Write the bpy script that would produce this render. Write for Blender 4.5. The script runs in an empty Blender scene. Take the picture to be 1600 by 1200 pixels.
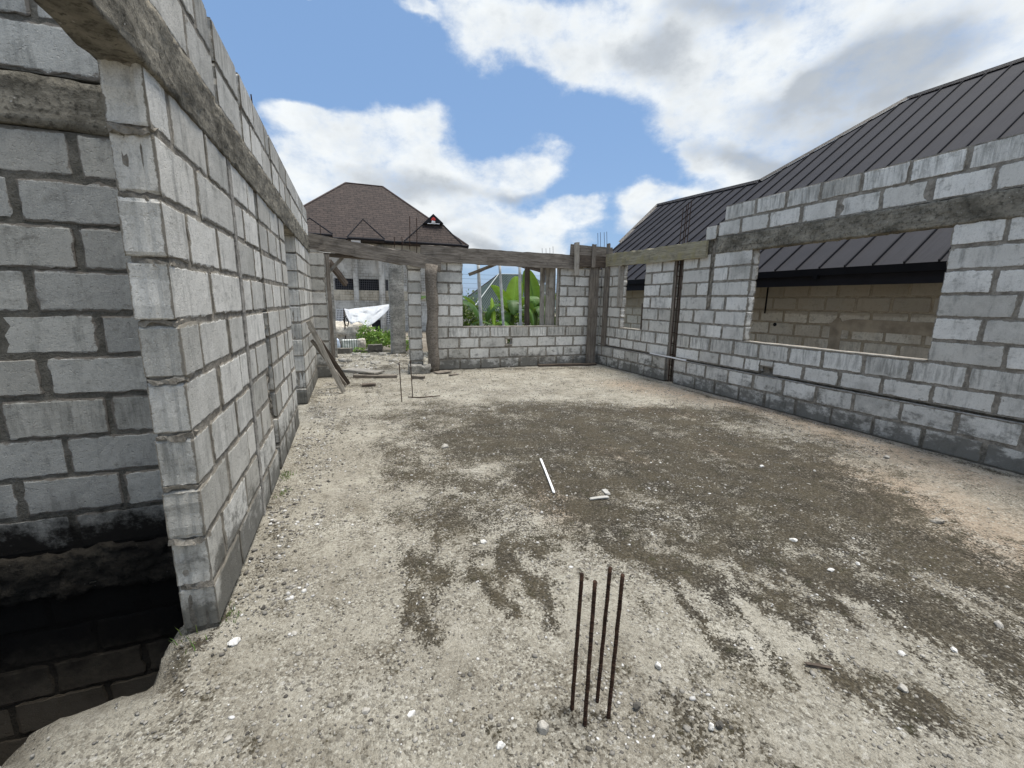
import bpy, math, random
import numpy as np
from mathutils import Vector, Matrix, noise as mn
random.seed(7); rng = np.random.default_rng(11)
sc = bpy.context.scene
COL = sc.collection
# ------------------------------------------------------------------ camera
FPX, PITCH, YAW, ROLL, CH = 664.7872, 0.1919, -0.3603, 0.0144, 1.5114
Fd = Vector((math.sin(-YAW)*math.cos(PITCH), math.cos(YAW)*math.cos(PITCH), -math.sin(PITCH)))
Rt0 = Vector((math.cos(YAW), math.sin(YAW), 0)); Up0 = Rt0.cross(Fd)
Rt = math.cos(ROLL)*Rt0 + math.sin(ROLL)*Up0
Up = -math.sin(ROLL)*Rt0 + math.cos(ROLL)*Up0
CAM = Vector((0, 0, CH))
cam_d = bpy.data.cameras.new('camera'); cam = bpy.data.objects.new('camera', cam_d); COL.objects.link(cam)
cam_d.sensor_width = 36; cam_d.lens = FPX/1600*36; cam_d.clip_start = .03; cam_d.clip_end = 3000
cam.matrix_world = Matrix(((Rt.x, Up.x, -Fd.x, CAM.x), (Rt.y, Up.y, -Fd.y, CAM.y), (Rt.z, Up.z, -Fd.z, CAM.z), (0, 0, 0, 1)))
sc.camera = cam
def ray(u, v): return Fd + Rt*((u-800)/FPX) + Up*((600-v)/FPX)
def gp(u, v, z=0.0):                     # measured photo point -> point on a horizontal plane of the place
    d = ray(u, v); return CAM + d*((z-CH)/d.z)
def yp(u, v, y):
    d = ray(u, v); return CAM + d*(y/d.y)
def xp(u, v, x):
    d = ray(u, v); return CAM + d*(x/d.x)
# ------------------------------------------------------------------ light
SUN_EL, SUN_AZ = math.radians(78), math.radians(98)      # azimuth measured from +Y towards +X
sv = Vector((math.sin(SUN_AZ)*math.cos(SUN_EL), math.cos(SUN_AZ)*math.cos(SUN_EL), math.sin(SUN_EL)))
sd = bpy.data.lights.new('sun', 'SUN'); sun = bpy.data.objects.new('sun', sd); COL.objects.link(sun)
sd.energy = 2.7; sd.angle = math.radians(24); sd.color = (1, .94, .84)
sun.rotation_euler = (-sv).to_track_quat('-Z', 'Y').to_euler()
sc.view_settings.view_transform = 'Standard'; sc.view_settings.look = 'None'
sc.view_settings.gamma = 1; sc.view_settings.exposure = 0.78
# ------------------------------------------------------------------ node helper
class NT:
    def __init__(s, tree): s.t = tree; s.n = tree.nodes; s.l = tree.links
    def node(s, typ, **kw):
        n = s.n.new(typ)
        for k, v in kw.items(): setattr(n, k, v)
        return n
    def put(s, sock, v):
        if v is None: return
        if hasattr(v, 'is_linked') or isinstance(v, bpy.types.NodeSocket): s.l.new(v, sock)
        else:
            if isinstance(v, tuple) and len(v) == 3 and len(sock.default_value) == 4: v = (*v, 1)
            sock.default_value = v
    def m(s, op, a, b=None, c=None, clamp=False):
        n = s.node('ShaderNodeMath', operation=op, use_clamp=clamp)
        for i, v in enumerate((a, b, c)):
            if v is not None: s.put(n.inputs[i], v)
        return n.outputs[0]
    def mix(s, f, a, b, mode='MIX'):
        n = s.node('ShaderNodeMix', data_type='RGBA', blend_type=mode)
        s.put(n.inputs[0], f); s.put(n.inputs[6], a); s.put(n.inputs[7], b); return n.outputs[2]
    def rng(s, v, a, b, c=0.0, d=1.0, smooth=True):
        n = s.node('ShaderNodeMapRange', interpolation_type='SMOOTHSTEP' if smooth else 'LINEAR')
        for i, x in enumerate((v, a, b, c, d)): s.put(n.inputs[i], x)
        return n.outputs[0]
    def coords(s, scale=(1, 1, 1), kind='Object', rot=(0, 0, 0), loc=(0, 0, 0)):
        c = s.node('ShaderNodeTexCoord'); mp = s.node('ShaderNodeMapping')
        mp.inputs['Scale'].default_value = scale; mp.inputs['Rotation'].default_value = rot; mp.inputs['Location'].default_value = loc
        s.l.new(c.outputs[kind], mp.inputs[0]); return mp.outputs[0]
    def noise(s, vec, scale, detail=4, rough=.55, dist=0.0):
        n = s.node('ShaderNodeTexNoise'); s.l.new(vec, n.inputs['Vector'])
        n.inputs['Scale'].default_value = scale; n.inputs['Detail'].default_value = detail
        n.inputs['Roughness'].default_value = rough; n.inputs['Distortion'].default_value = dist
        return n.outputs['Fac']
    def voro(s, vec, scale, feature='F1', out='Distance', rand=1.0):
        n = s.node('ShaderNodeTexVoronoi', feature=feature); s.l.new(vec, n.inputs['Vector'])
        n.inputs['Scale'].default_value = scale; n.inputs['Randomness'].default_value = rand
        return n.outputs[out]
    def attr(s, name='c'):
        a = s.node('ShaderNodeAttribute', attribute_name=name); x = s.node('ShaderNodeSeparateColor')
        s.l.new(a.outputs['Color'], x.inputs[0]); return x.outputs[0], x.outputs[1], x.outputs[2]
    def sep(s, vec):
        x = s.node('ShaderNodeSeparateXYZ'); s.l.new(vec, x.inputs[0]); return x.outputs
    def bump(s, h, strength=.5, dist=.01, nrm=None):
        b = s.node('ShaderNodeBump'); s.put(b.inputs['Height'], h)
        b.inputs['Strength'].default_value = strength; b.inputs['Distance'].default_value = dist
        if nrm is not None: s.l.new(nrm, b.inputs['Normal'])
        return b.outputs[0]
def newmat(name):
    m = bpy.data.materials.new(name); m.use_nodes = True
    t = NT(m.node_tree); bs = m.node_tree.nodes['Principled BSDF']
    bs.inputs['Specular IOR Level'].default_value = .25; bs.inputs['Roughness'].default_value = .9
    return m, t, bs
def fin(t, bs, col, rough=None, nrm=None, metal=None, spec=None):
    t.put(bs.inputs['Base Color'], col)
    if rough is not None: t.put(bs.inputs['Roughness'], rough)
    if nrm is not None: t.l.new(nrm, bs.inputs['Normal'])
    if metal is not None: bs.inputs['Metallic'].default_value = metal
    if spec is not None: bs.inputs['Specular IOR Level'].default_value = spec
# ------------------------------------------------------------------ world: Nishita sky with clouds by direction
w = bpy.data.worlds.new('World'); sc.world = w; w.use_nodes = True
T = NT(w.node_tree); w.node_tree.nodes.clear()
sky = T.node('ShaderNodeTexSky', sky_type='NISHITA'); sky.sun_disc = False
sky.sun_elevation = SUN_EL; sky.sun_rotation = SUN_AZ; sky.air_density = 1.0; sky.dust_density = 1.0; sky.ozone_density = 1.0
bg1 = T.node('ShaderNodeBackground'); bg1.inputs[1].default_value = .075
hue = T.mix(.60, sky.outputs[0], (2.0, 3.55, 6.3))
T.l.new(hue, bg1.inputs[0])
tc = T.node('ShaderNodeTexCoord'); dirv = tc.outputs['Generated']
x, y, z = T.sep(dirv)
az = T.m('ARCTAN2', x, y); el = T.m('ARCSINE', z)
cmb = T.node('ShaderNodeCombineXYZ'); T.l.new(az, cmb.inputs[0]); T.l.new(T.m('MULTIPLY', el, 1.5), cmb.inputs[1]); cvec = cmb.outputs[0]
wn = T.node('ShaderNodeTexNoise'); T.l.new(cvec, wn.inputs['Vector']); wn.inputs['Scale'].default_value = 5; wn.inputs['Detail'].default_value = 5
wsub = T.node('ShaderNodeVectorMath', operation='SUBTRACT'); T.l.new(wn.outputs['Color'], wsub.inputs[0]); wsub.inputs[1].default_value = (.5, .5, .5)
wsc = T.node('ShaderNodeVectorMath', operation='SCALE'); T.l.new(wsub.outputs[0], wsc.inputs[0]); wsc.inputs['Scale'].default_value = .22
wad = T.node('ShaderNodeVectorMath', operation='ADD'); T.l.new(cvec, wad.inputs[0]); T.l.new(wsc.outputs[0], wad.inputs[1])
waz, wel, _ = T.sep(wad.outputs[0])
def ae(u, v):
    d = ray(u, v).normalized(); return math.atan2(d.x, d.y), math.asin(d.z)*1.5
def blob(u, v, ru, rv, ang=0.0):          # soft elliptical mass given by its bearing and height above the horizon
    a0, e0 = ae(u, v); a1, e1 = ae(u+ru*math.cos(ang), v+ru*math.sin(ang)); a2, e2 = ae(u-rv*math.sin(ang), v+rv*math.cos(ang))
    M = np.linalg.inv(np.array([[a1-a0, a2-a0], [e1-e0, e2-e0]]))
    da = T.m('SUBTRACT', waz, a0); de = T.m('SUBTRACT', wel, e0)
    p = T.m('ADD', T.m('MULTIPLY', da, float(M[0, 0])), T.m('MULTIPLY', de, float(M[0, 1])))
    q = T.m('ADD', T.m('MULTIPLY', da, float(M[1, 0])), T.m('MULTIPLY', de, float(M[1, 1])))
    r2 = T.m('ADD', T.m('MULTIPLY', p, p), T.m('MULTIPLY', q, q))
    return T.m('POWER', 2.718, T.m('MULTIPLY', r2, -1.0))
CL = [(760, 385, 150, 46, .12), (640, 345, 130, 30, 0), (880, 350, 60, 16, 0), (545, 205, 110, 45, -.1), (450, 180, 50, 26, .5), (660, 175, 60, 40, -.3), (560, 270, 150, 55, .05), (720, 270, 140, 48, .12), (830, 255, 60, 42, .2), (470, 270, 60, 40, 0),
      (790, 375, 110, 42, .2), (560, 330, 160, 30, 0), (1010, 320, 50, 26, .1), (1090, 310, 70, 22, 0), (985, 345, 40, 40, 0), (905, 325, 28, 16, -.3),
      (760, 40, 150, 60, .15), (880, 90, 90, 60, .4), (1000, 60, 160, 80, .2), (1120, 130, 150, 75, .1), (1100, 225, 105, 52, .1), (1250, 190, 180, 75, -.2), (1350, 90, 220, 90, 0), (1500, 60, 130, 70, 0), (1180, 265, 90, 28, 0), (1650, 60, 120, 120, 0),
      (1000, -120, 500, 130, .1), (1500, -200, 500, 200, 0), (490, 15, 26, 6, .5), (640, 20, 40, 15, .3), (740, -60, 60, 60, 0)]
cov = None
for b in CL:
    g = blob(*b); cov = g if cov is None else T.m('ADD', cov, g)
n1 = T.noise(cvec, 8, 12, .66); n2 = T.noise(cvec, 3.2, 6, .55)
# unseen part of the sky: added cloud cover that brightens and neutralises the fill
a_c, e_c = ae(900, 150)
far = T.rng(T.m('ADD', T.m('ABSOLUTE', T.m('SUBTRACT', az, a_c)), 0.0), 1.0, 1.5)
far2 = T.rng(el, .95, 1.2)
farm = T.m('MAXIMUM', far, far2)
cov2 = T.m('MULTIPLY', T.rng(n2, .36, .52), farm)
cv = T.m('ADD', T.m('MINIMUM', cov, 1.15), cov2)
dens = T.m('ADD', cv, T.m('MULTIPLY', T.m('SUBTRACT', n1, .5), 1.65))
cmask = T.m('MULTIPLY', T.rng(dens, .50, 1.3), T.rng(n2, .25, .45, .84, .98))
DK = [(640, 285, 120, 26, .08), (820, 300, 60, 16, 0), (1250, 150, 200, 34, -.35), (1020, 85, 110, 40, .2), (1150, 240, 110, 22, -.1), (1400, 110, 150, 60, -.3), (1300, 220, 160, 40, -.2), (560, 345, 160, 18, 0), (1130, 20, 120, 40, 0), (1300, -250, 500, 200, 0), (780, 395, 110, 14, .15), (1040, 345, 70, 12, 0)]
dk = None
for b in DK:
    g = blob(*b); dk = g if dk is None else T.m('ADD', dk, g)
dkf = T.m('MULTIPLY', T.rng(T.m('ADD', dk, T.m('MULTIPLY', T.m('SUBTRACT', n1, .5), 1.6)), .15, 1.25), .95)
n3 = T.noise(cvec, 14, 7, .6)
thin = T.rng(dens, .55, 1.5)
core = T.m('MULTIPLY', T.rng(T.m('ADD', dens, T.m('MULTIPLY', T.m('SUBTRACT', n2, .5), 1.2)), 1.0, 1.9), .62)
ccol = T.mix(T.m('MAXIMUM', dkf, core), (.575, .595, .60), (.275, .30, .33))
ccol = T.mix(T.m('MULTIPLY', T.rng(n3, .35, .7), .30), ccol, (.36, .39, .42))
dp = T.node('ShaderNodeVectorMath', operation='DOT_PRODUCT'); T.l.new(dirv, dp.inputs[0]); dp.inputs[1].default_value = tuple(sv)
glow = T.m('MULTIPLY', T.rng(dp.outputs['Value'], .70, 1.0), 2.2)      # clouds near the sun are lit through
bg2 = T.node('ShaderNodeBackground'); T.l.new(ccol, bg2.inputs[0]); T.l.new(T.m('ADD', 1.0, glow), bg2.inputs[1])
mxs = T.node('ShaderNodeMixShader'); T.l.new(T.m('MULTIPLY', cmask, T.rng(z, 0.0, .12)), mxs.inputs[0])
T.l.new(bg1.outputs[0], mxs.inputs[1]); T.l.new(bg2.outputs[0], mxs.inputs[2])
wo = T.node('ShaderNodeOutputWorld'); T.l.new(mxs.outputs[0], wo.inputs[0])
w.cycles.sampling_method = 'MANUAL'; w.cycles.sample_map_resolution = 512
# ------------------------------------------------------------------ materials
def m_block(name, lo, hi, mortar=(.20, .18, .155), damp=1.0, streak=.4, mould_shade=0.0, under=0.0):
    m, t, bs = newmat(name); co = t.coords(); tone, edge, rnd = t.attr()
    n1 = t.noise(co, 4.5, 6, .6); n2 = t.noise(co, 38, 5, .7); n3 = t.noise(co, 130, 3, .6)
    base = t.mix(t.m('ADD', t.m('MULTIPLY', tone, .75), t.m('MULTIPLY', t.m('SUBTRACT', n1, .5), .9), clamp=True), lo, hi)
    base = t.mix(t.m('MULTIPLY', t.rng(n2, .50, .75), .5), base, tuple(c*.55 for c in lo))
    base = t.mix(t.m('MULTIPLY', t.rng(n3, .60, .75), .35), base, tuple(min(1, c*1.35) for c in hi))
    gr = t.noise(co, 210, 3, .75); base = t.mix(t.m('MULTIPLY', t.rng(gr, .52, .66), .38), base, tuple(c*.42 for c in lo))
    base = t.mix(t.m('MULTIPLY', t.rng(gr, .46, .34), .25), base, tuple(min(.93, c*1.2) for c in hi))
    base = t.mix(t.m('MULTIPLY', t.rng(rnd, .6, 1), .35), base, (.37, .34, .28))
    cbn = t.node('ShaderNodeCombineXYZ'); t.l.new(t.m('MULTIPLY', rnd, 31.0), cbn.inputs[0]); t.l.new(t.m('MULTIPLY', tone, 17.0), cbn.inputs[1]); t.l.new(t.m('MULTIPLY', rnd, 9.0), cbn.inputs[2])
    def per_block(v):
        ad = t.node('ShaderNodeVectorMath', operation='ADD'); t.l.new(v, ad.inputs[0]); t.l.new(cbn.outputs[0], ad.inputs[1]); return ad.outputs[0]
    st = t.noise(per_block(t.coords((7, 7, 1.6))), 1.5, 6, .7)
    base = t.mix(t.m('MULTIPLY', t.rng(st, .5, .74), streak), base, (.075, .078, .07))
    zz = t.sep(t.coords())[2]
    topc = t.m('MAXIMUM', t.rng(zz, 2.80, 2.90), t.m('MULTIPLY', t.rng(zz, .70, .78), t.rng(zz, .95, .93)))
    st2 = t.noise(per_block(t.coords((16, 16, 1.8))), 1.6, 6, .7)
    base = t.mix(t.m('MULTIPLY', t.m('MULTIPLY', t.rng(st2, .40, .66), topc), streak*.95), base, (.13, .13, .115))
    g1 = t.noise(t.coords((1, 1, 1), loc=(4, 2, 9)), 1.1, 7, .65)
    base = t.mix(t.m('MULTIPLY', t.rng(g1, .52, .74), streak*.8), base, (.10, .10, .09))
    X, Y, Z = t.sep(co)
    d = t.m('ADD', Z, t.m('MULTIPLY', t.m('SUBTRACT', n1, .5), .55))
    g2 = t.noise(per_block(t.coords((1, 1, 1.6), loc=(8, 5, 3))), 6, 8, .74)
    base = t.mix(t.m('MULTIPLY', t.rng(g2, .54, .70), .55), base, (.15, .145, .125))
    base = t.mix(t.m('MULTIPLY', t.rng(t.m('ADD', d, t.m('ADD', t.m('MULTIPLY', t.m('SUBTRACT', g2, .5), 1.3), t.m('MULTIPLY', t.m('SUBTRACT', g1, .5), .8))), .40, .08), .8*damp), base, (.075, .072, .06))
    e = t.m('ADD', edge, t.m('MULTIPLY', t.m('SUBTRACT', t.noise(co, 18, 7, .75), .5), 1.75))
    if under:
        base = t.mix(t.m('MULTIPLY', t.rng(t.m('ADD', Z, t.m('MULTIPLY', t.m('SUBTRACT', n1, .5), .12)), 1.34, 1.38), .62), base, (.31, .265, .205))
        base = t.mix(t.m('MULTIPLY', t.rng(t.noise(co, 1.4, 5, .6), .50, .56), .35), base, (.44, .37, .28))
    n5 = t.noise(co, 9, 6, .7)
    mc = t.mix(n5, tuple(c*.5 for c in mortar), tuple(c*1.4 for c in mortar))
    mc = t.mix(t.m('MULTIPLY', t.rng(d, .30, .02), .6*damp), mc, (.06, .055, .045))
    base = t.mix(t.rng(e, .50, .74), base, mc)
    if mould_shade:  # black stains near floor level; below, the pit's shade is put into the colour
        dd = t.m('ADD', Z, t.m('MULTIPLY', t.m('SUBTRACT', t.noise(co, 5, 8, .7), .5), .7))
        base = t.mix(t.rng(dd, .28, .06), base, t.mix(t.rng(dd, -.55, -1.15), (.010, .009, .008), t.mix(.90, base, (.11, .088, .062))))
    h = t.m('ADD', t.m('MULTIPLY', n2, .8), t.m('ADD', t.m('MULTIPLY', n3, .45), t.m('MULTIPLY', gr, .35)))
    h = t.m('SUBTRACT', h, t.m('MULTIPLY', t.rng(t.noise(co, 75, 2, .5), .60, .72), .8))
    fin(t, bs, base, .95, t.bump(h, .65, .005)); return m
M_BLK = m_block('block_concrete', (.40, .39, .355), (.83, .81, .755), mortar=(.23, .21, .175), streak=.48)
M_BLKL = m_block('block_concrete_pale', (.58, .565, .52), (.90, .885, .835), mortar=(.24, .22, .185), streak=.6)
M_BLKD = m_block('block_concrete_stairwell', (.38, .38, .36), (.64, .635, .59), streak=.5, damp=.3, mould_shade=1)
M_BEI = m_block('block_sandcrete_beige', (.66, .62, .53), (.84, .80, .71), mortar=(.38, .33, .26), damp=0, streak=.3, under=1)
def m_mortar(name, a, b, damp=1.0, mould_shade=0):
    m, t, bs = newmat(name); co = t.coords(); n = t.noise(co, 12, 8, .7); n2 = t.noise(co, 60, 4, .7)
    c = t.mix(t.rng(n, .3, .7), a, b); c = t.mix(t.m('MULTIPLY', t.rng(n2, .55, .7), .5), c, tuple(x*.4 for x in a))
    X, Y, Z = t.sep(co); d = t.m('ADD', Z, t.m('MULTIPLY', t.m('SUBTRACT', n, .5), .4))
    c = t.mix(t.m('MULTIPLY', t.rng(d, .30, .02), .7*damp), c, (.05, .047, .04))
    if mould_shade:  # joints take the same stains and painted pit shade as the blocks
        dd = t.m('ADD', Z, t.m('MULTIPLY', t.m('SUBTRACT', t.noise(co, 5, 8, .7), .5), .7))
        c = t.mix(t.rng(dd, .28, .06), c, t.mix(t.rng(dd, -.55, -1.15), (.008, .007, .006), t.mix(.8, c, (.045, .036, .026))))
    fin(t, bs, c, .97, t.bump(t.m('ADD', n, t.m('MULTIPLY', n2, .5)), 1, .02)); return m
M_MOR = m_mortar('mortar', (.145, .13, .108), (.37, .34, .29))
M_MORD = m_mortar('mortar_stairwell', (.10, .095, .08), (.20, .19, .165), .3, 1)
M_MORB = m_mortar('mortar_beige', (.33, .28, .21), (.50, .44, .34), 0)
def m_beam(name, a, b, spots=.6, mould_shade=0):
    m, t, bs = newmat(name); co = t.coords(); n = t.noise(co, 3.5, 9, .7); n2 = t.noise(co, 30, 6, .7); st = t.noise(t.coords((2.5, 2.5, 14)), 1.5, 6, .7)
    c = t.mix(t.rng(n, .32, .68), a, b); c = t.mix(t.m('MULTIPLY', t.rng(st, .45, .7), .55), c, tuple(x*.35 for x in a))
    c = t.mix(t.m('MULTIPLY', t.rng(n2, .48, .66), .75), c, tuple(x*.4 for x in a))
    sp = t.rng(t.voro(co, 34), .16, .10)
    sp = t.m('MULTIPLY', sp, t.rng(t.noise(co, 6, 3), .52, .6))
    c = t.mix(t.m('MULTIPLY', sp, spots), c, (.62, .60, .55))
    fin(t, bs, c, .95, t.bump(t.m('ADD', t.m('MULTIPLY', n, 1.5), n2), .9, .02)); return m
M_BEAM = m_beam('beam_concrete', (.11, .10, .078), (.35, .322, .262))
M_COLC = m_beam('column_concrete', (.25, .24, .215), (.48, .46, .415), .1)
M_PIT = m_beam('pit_concrete', (.008, .007, .006), (.050, .044, .035), .12)  # near-black base holds the pit's darkness as well as black staining
M_STRIP = m_beam('plastered_strip', (.29, .275, .25), (.42, .40, .365), 0)
def m_wood(name, a, b, moss=0):
    m, t, bs = newmat(name); co = t.coords((1, 14, 14)); o = t.coords()
    n = t.noise(co, 2.2, 8, .7, .6); n2 = t.noise(o, 7, 6, .65); n3 = t.noise(t.coords((3, 60, 60)), 2, 4, .6)
    c = t.mix(t.rng(n, .3, .7), a, b); c = t.mix(t.m('MULTIPLY', t.rng(n3, .5, .7), .6), c, tuple(x*.3 for x in a))
    c = t.mix(t.m('MULTIPLY', t.rng(n2, .5, .75), .5), c, (.07, .06, .05))
    if moss: c = t.mix(t.m('MULTIPLY', t.rng(t.noise(o, 4, 5, .7), .48, .62), moss), c, (.30, .265, .14))
    fin(t, bs, c, .9, t.bump(t.m('ADD', n, t.m('MULTIPLY', n3, .6)), .8, .008)); return m
M_WOOD = m_wood('wood_weathered', (.115, .098, .08), (.30, .265, .225))
M_WOODD = m_wood('wood_dark', (.055, .042, .033), (.15, .12, .095))
M_WOODM = m_wood('wood_mossy', (.22, .195, .13), (.40, .365, .27), .7)
M_WOODP = m_wood('wood_pale', (.27, .245, .205), (.46, .425, .37))
def m_plain(name, c, rough=.7, metal=0.0, var=.35, scale=12, bump=.2, spec=.3):
    m, t, bs = newmat(name); co = t.coords(); n = t.noise(co, scale, 5, .6)
    col = t.mix(t.rng(n, .3, .7), tuple(x*(1-var) for x in c), tuple(min(1, x*(1+var*.6)) for x in c))
    fin(t, bs, col, rough, t.bump(n, bump, .005), metal, spec); return m
M_RUST = m_plain('rusty_steel', (.062, .034, .022), .85, .2, .7, 60, .8)
M_PIPE = m_plain('pale_pipe', (.42, .41, .38), .5, 0, .12)
M_BAMB = m_plain('painted_pole', (.55, .57, .57), .6, 0, .25, 9)
M_BLACK = m_plain('dark_trim', (.010, .010, .012), .7, 0, .2, 5, .1, .12)
M_FASC = m_plain('fascia_metal', (.018, .018, .022), .7, 0, .15, 5, .05, .12)
M_TARP = m_plain('white_sheet', (.88, .89, .90), .6, 0, .08, 6, .15)
def _translucent(m, col, f):
    t = NT(m.node_tree); bs = m.node_tree.nodes['Principled BSDF']; tr = t.node('ShaderNodeBsdfTranslucent'); tr.inputs[0].default_value = (*col, 1)
    ms = t.node('ShaderNodeMixShader'); ms.inputs[0].default_value = f; out = [x for x in t.n if x.type == 'OUTPUT_MATERIAL'][0]
    t.l.new(bs.outputs[0], ms.inputs[1]); t.l.new(tr.outputs[0], ms.inputs[2]); t.l.new(ms.outputs[0], out.inputs[0])
_translucent(M_TARP, (.90, .93, .97), .6)
M_SACK = m_plain('pale_sack', (.52, .48, .41), .85, 0, .3, 14, .5)
M_SACKB = m_plain('bluish_sack', (.55, .62, .74), .8, 0, .25, 30, .4)
M_GRID = m_plain('burglar_bars', (.10, .10, .11), .6, 0, .2)
M_DARK = m_plain('dark_interior', (.018, .018, .022), .8, 0, .4, 3)
M_STONE = None
def m_attrcol(name, rough=.85, bump=.5, scale=60, sss=False):
    m, t, bs = newmat(name); a = t.node('ShaderNodeAttribute', attribute_name='c'); n = t.noise(t.coords(), scale, 4, .6)
    c = t.mix(t.m('MULTIPLY', t.rng(n, .4, .7), .4), a.outputs['Color'], (.10, .09, .08))
    fin(t, bs, c, rough, t.bump(n, bump, .003)); return m
M_STONE = m_attrcol('stone')
def m_leaf(name, rough=.5):
    m, t, bs = newmat(name); a = t.node('ShaderNodeAttribute', attribute_name='c')
    n = t.noise(t.coords((1, 1, 1)), 5, 4, .6)
    c = t.mix(t.m('MULTIPLY', n, .5), a.outputs['Color'], (.05, .09, .02))
    fin(t, bs, c, rough, None, None, .4)
    tr = t.node('ShaderNodeBsdfTranslucent'); t.l.new(t.mix(.5, c, (.30, .45, .05)), tr.inputs[0])
    ms = t.node('ShaderNodeMixShader'); ms.inputs[0].default_value = .35
    out = [x for x in t.n if x.type == 'OUTPUT_MATERIAL'][0]
    t.l.new(bs.outputs[0], ms.inputs[1]); t.l.new(tr.outputs[0], ms.inputs[2]); t.l.new(ms.outputs[0], out.inputs[0]); return m
M_LEAF = m_leaf('leaf')
# floor of the unfinished storey
def m_floor():
    m, t, bs = newmat('gravelly_slab'); co = t.coords(); dirt, tan, smo = t.attr()
    a = t.noise(co, 1.3, 8, .65); b = t.noise(co, 9, 8, .7); c = t.noise(co, 45, 5, .7); f = t.noise(co, 160, 3, .6)
    g = t.noise(t.coords(loc=(3, 7, 1)), 3.1, 8, .7)
    base = t.mix(t.rng(a, .3, .7), (.285, .26, .21), (.465, .437, .365))
    base = t.mix(t.m('MULTIPLY', tan, .8), base, (.40, .31, .225))
    base = t.mix(t.m('MULTIPLY', t.rng(g, .50, .66), .55), base, (.20, .175, .13))
    base = t.mix(t.m('MULTIPLY', t.rng(g, .46, .34), .45), base, (.52, .495, .43))
    base = t.mix(t.m('MULTIPLY', t.rng(b, .50, .66), .6), base, (.18, .162, .128))
    vc = t.node('ShaderNodeTexVoronoi'); t.l.new(co, vc.inputs['Vector']); vc.inputs['Scale'].default_value = 120
    vx = t.node('ShaderNodeSeparateColor'); t.l.new(vc.outputs['Color'], vx.inputs[0])
    v2 = t.node('ShaderNodeTexVoronoi'); t.l.new(co, v2.inputs['Vector']); v2.inputs['Scale'].default_value = 42
    v2x = t.node('ShaderNodeSeparateColor'); t.l.new(v2.outputs['Color'], v2x.inputs[0])
    sm = t.m('MULTIPLY', t.m('SUBTRACT', 1.0, t.m('MULTIPLY', smo, .9)), t.rng(t.noise(co, 2.3, 6, .7), .38, .62, .35, 1.0))
    base = t.mix(t.m('MULTIPLY', t.m('MULTIPLY', t.rng(vx.outputs[0], .62, .95), .6), sm), base, (.66, .64, .56))
    base = t.mix(t.m('MULTIPLY', t.m('MULTIPLY', t.rng(vx.outputs[1], .62, .95), .75), sm), base, (.10, .088, .068))
    base = t.mix(t.m('MULTIPLY', t.m('MULTIPLY', t.m('MULTIPLY', t.rng(v2x.outputs[0], .86, .90), t.rng(v2.outputs['Distance'], .45, .35)), .7), sm), base, t.mix(t.rng(v2x.outputs[1], .45, .55), (.12, .11, .095), (.60, .58, .53)))
    base = t.mix(t.m('MULTIPLY', t.m('MULTIPLY', t.rng(c, .50, .66), .8), sm), base, (.105, .092, .070))
    # dirt and moss lying on it
    q = t.m('ADD', dirt, t.m('ADD', t.m('MULTIPLY', t.m('SUBTRACT', b, .5), 1.15), t.m('MULTIPLY', t.m('SUBTRACT', c, .5), 1.25)))
    q = t.m('ADD', q, t.m('MULTIPLY', t.m('SUBTRACT', g, .5), .9))
    q = t.m('ADD', q, t.m('MULTIPLY', t.m('SUBTRACT', vx.outputs[2], .5), .55))
    dm = t.m('MULTIPLY', t.rng(q, .30, .72), .95)
    dc = t.mix(t.rng(g, .38, .62), (.026, .020, .012), (.078, .064, .040))
    dc = t.mix(t.m('MULTIPLY', t.rng(vx.outputs[0], .5, .9), .55), dc, (.17, .15, .115))
    dc = t.mix(t.m('MULTIPLY', t.rng(vx.outputs[1], .5, .9), .7), dc, (.022, .020, .015))
    dc = t.mix(t.m('MULTIPLY', t.rng(b, .55, .7), .4), dc, (.05, .052, .018))
    base = t.mix(dm, base, dc)
    base = t.mix(t.m('MULTIPLY', smo, .6), base, t.mix(t.rng(b, .4, .6), (.20, .185, .155), (.11, .10, .08)))
    h = t.m('ADD', t.m('MULTIPLY', t.m('SUBTRACT', 1.0, vc.outputs['Distance']), .5), t.m('ADD', c, t.m('MULTIPLY', b, 2.0)))
    h = t.m('ADD', h, t.m('MULTIPLY', f, .4))
    fin(t, bs, base, .93, t.bump(h, 1.0, .016)); return m
M_FLOOR = m_floor()
def m_ground():
    m, t, bs = newmat('bare_ground'); co = t.coords(); a = t.noise(co, .25, 8, .65); b = t.noise(co, 3, 8, .7); c = t.noise(co, 20, 5, .7)
    base = t.mix(t.rng(a, .35, .65), (.16, .13, .095), (.29, .26, .21)); base = t.mix(t.m('MULTIPLY', t.rng(b, .45, .7), .6), base, (.10, .09, .07))
    base = t.mix(t.m('MULTIPLY', t.rng(c, .55, .7), .6), base, (.38, .36, .32))
    fin(t, bs, base, .95, t.bump(t.m('ADD', b, c), 1, .05)); return m
M_GROUND = m_ground()
def m_metalroof(name, a, b, rough=.42):
    m, t, bs = newmat(name); co = t.coords(); n = t.noise(t.coords((1, .35, .35)), 2.2, 6, .65); f = t.noise(t.coords((1, 30, 1)), 2, 3, .5); s = t.noise(co, 90, 3, .7)
    c = t.mix(t.rng(n, .3, .7), a, b); c = t.mix(t.m('MULTIPLY', t.rng(f, .45, .65), .3), c, tuple(x*.6 for x in a))
    c = t.mix(t.m('MULTIPLY', t.rng(s, .62, .72), .25), c, (.22, .21, .20))
    fin(t, bs, c, t.rng(n, .2, .8, rough, rough+.2), t.bump(n, .15, .01), 0.0, .16); return m
M_ROOF = m_metalroof('dark_metal_roof', (.023, .023, .028), (.038, .038, .044), .62)
M_RIDGE = m_plain('ridge_cap', (.13, .12, .115), .5, 0, .2, 4)
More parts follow.
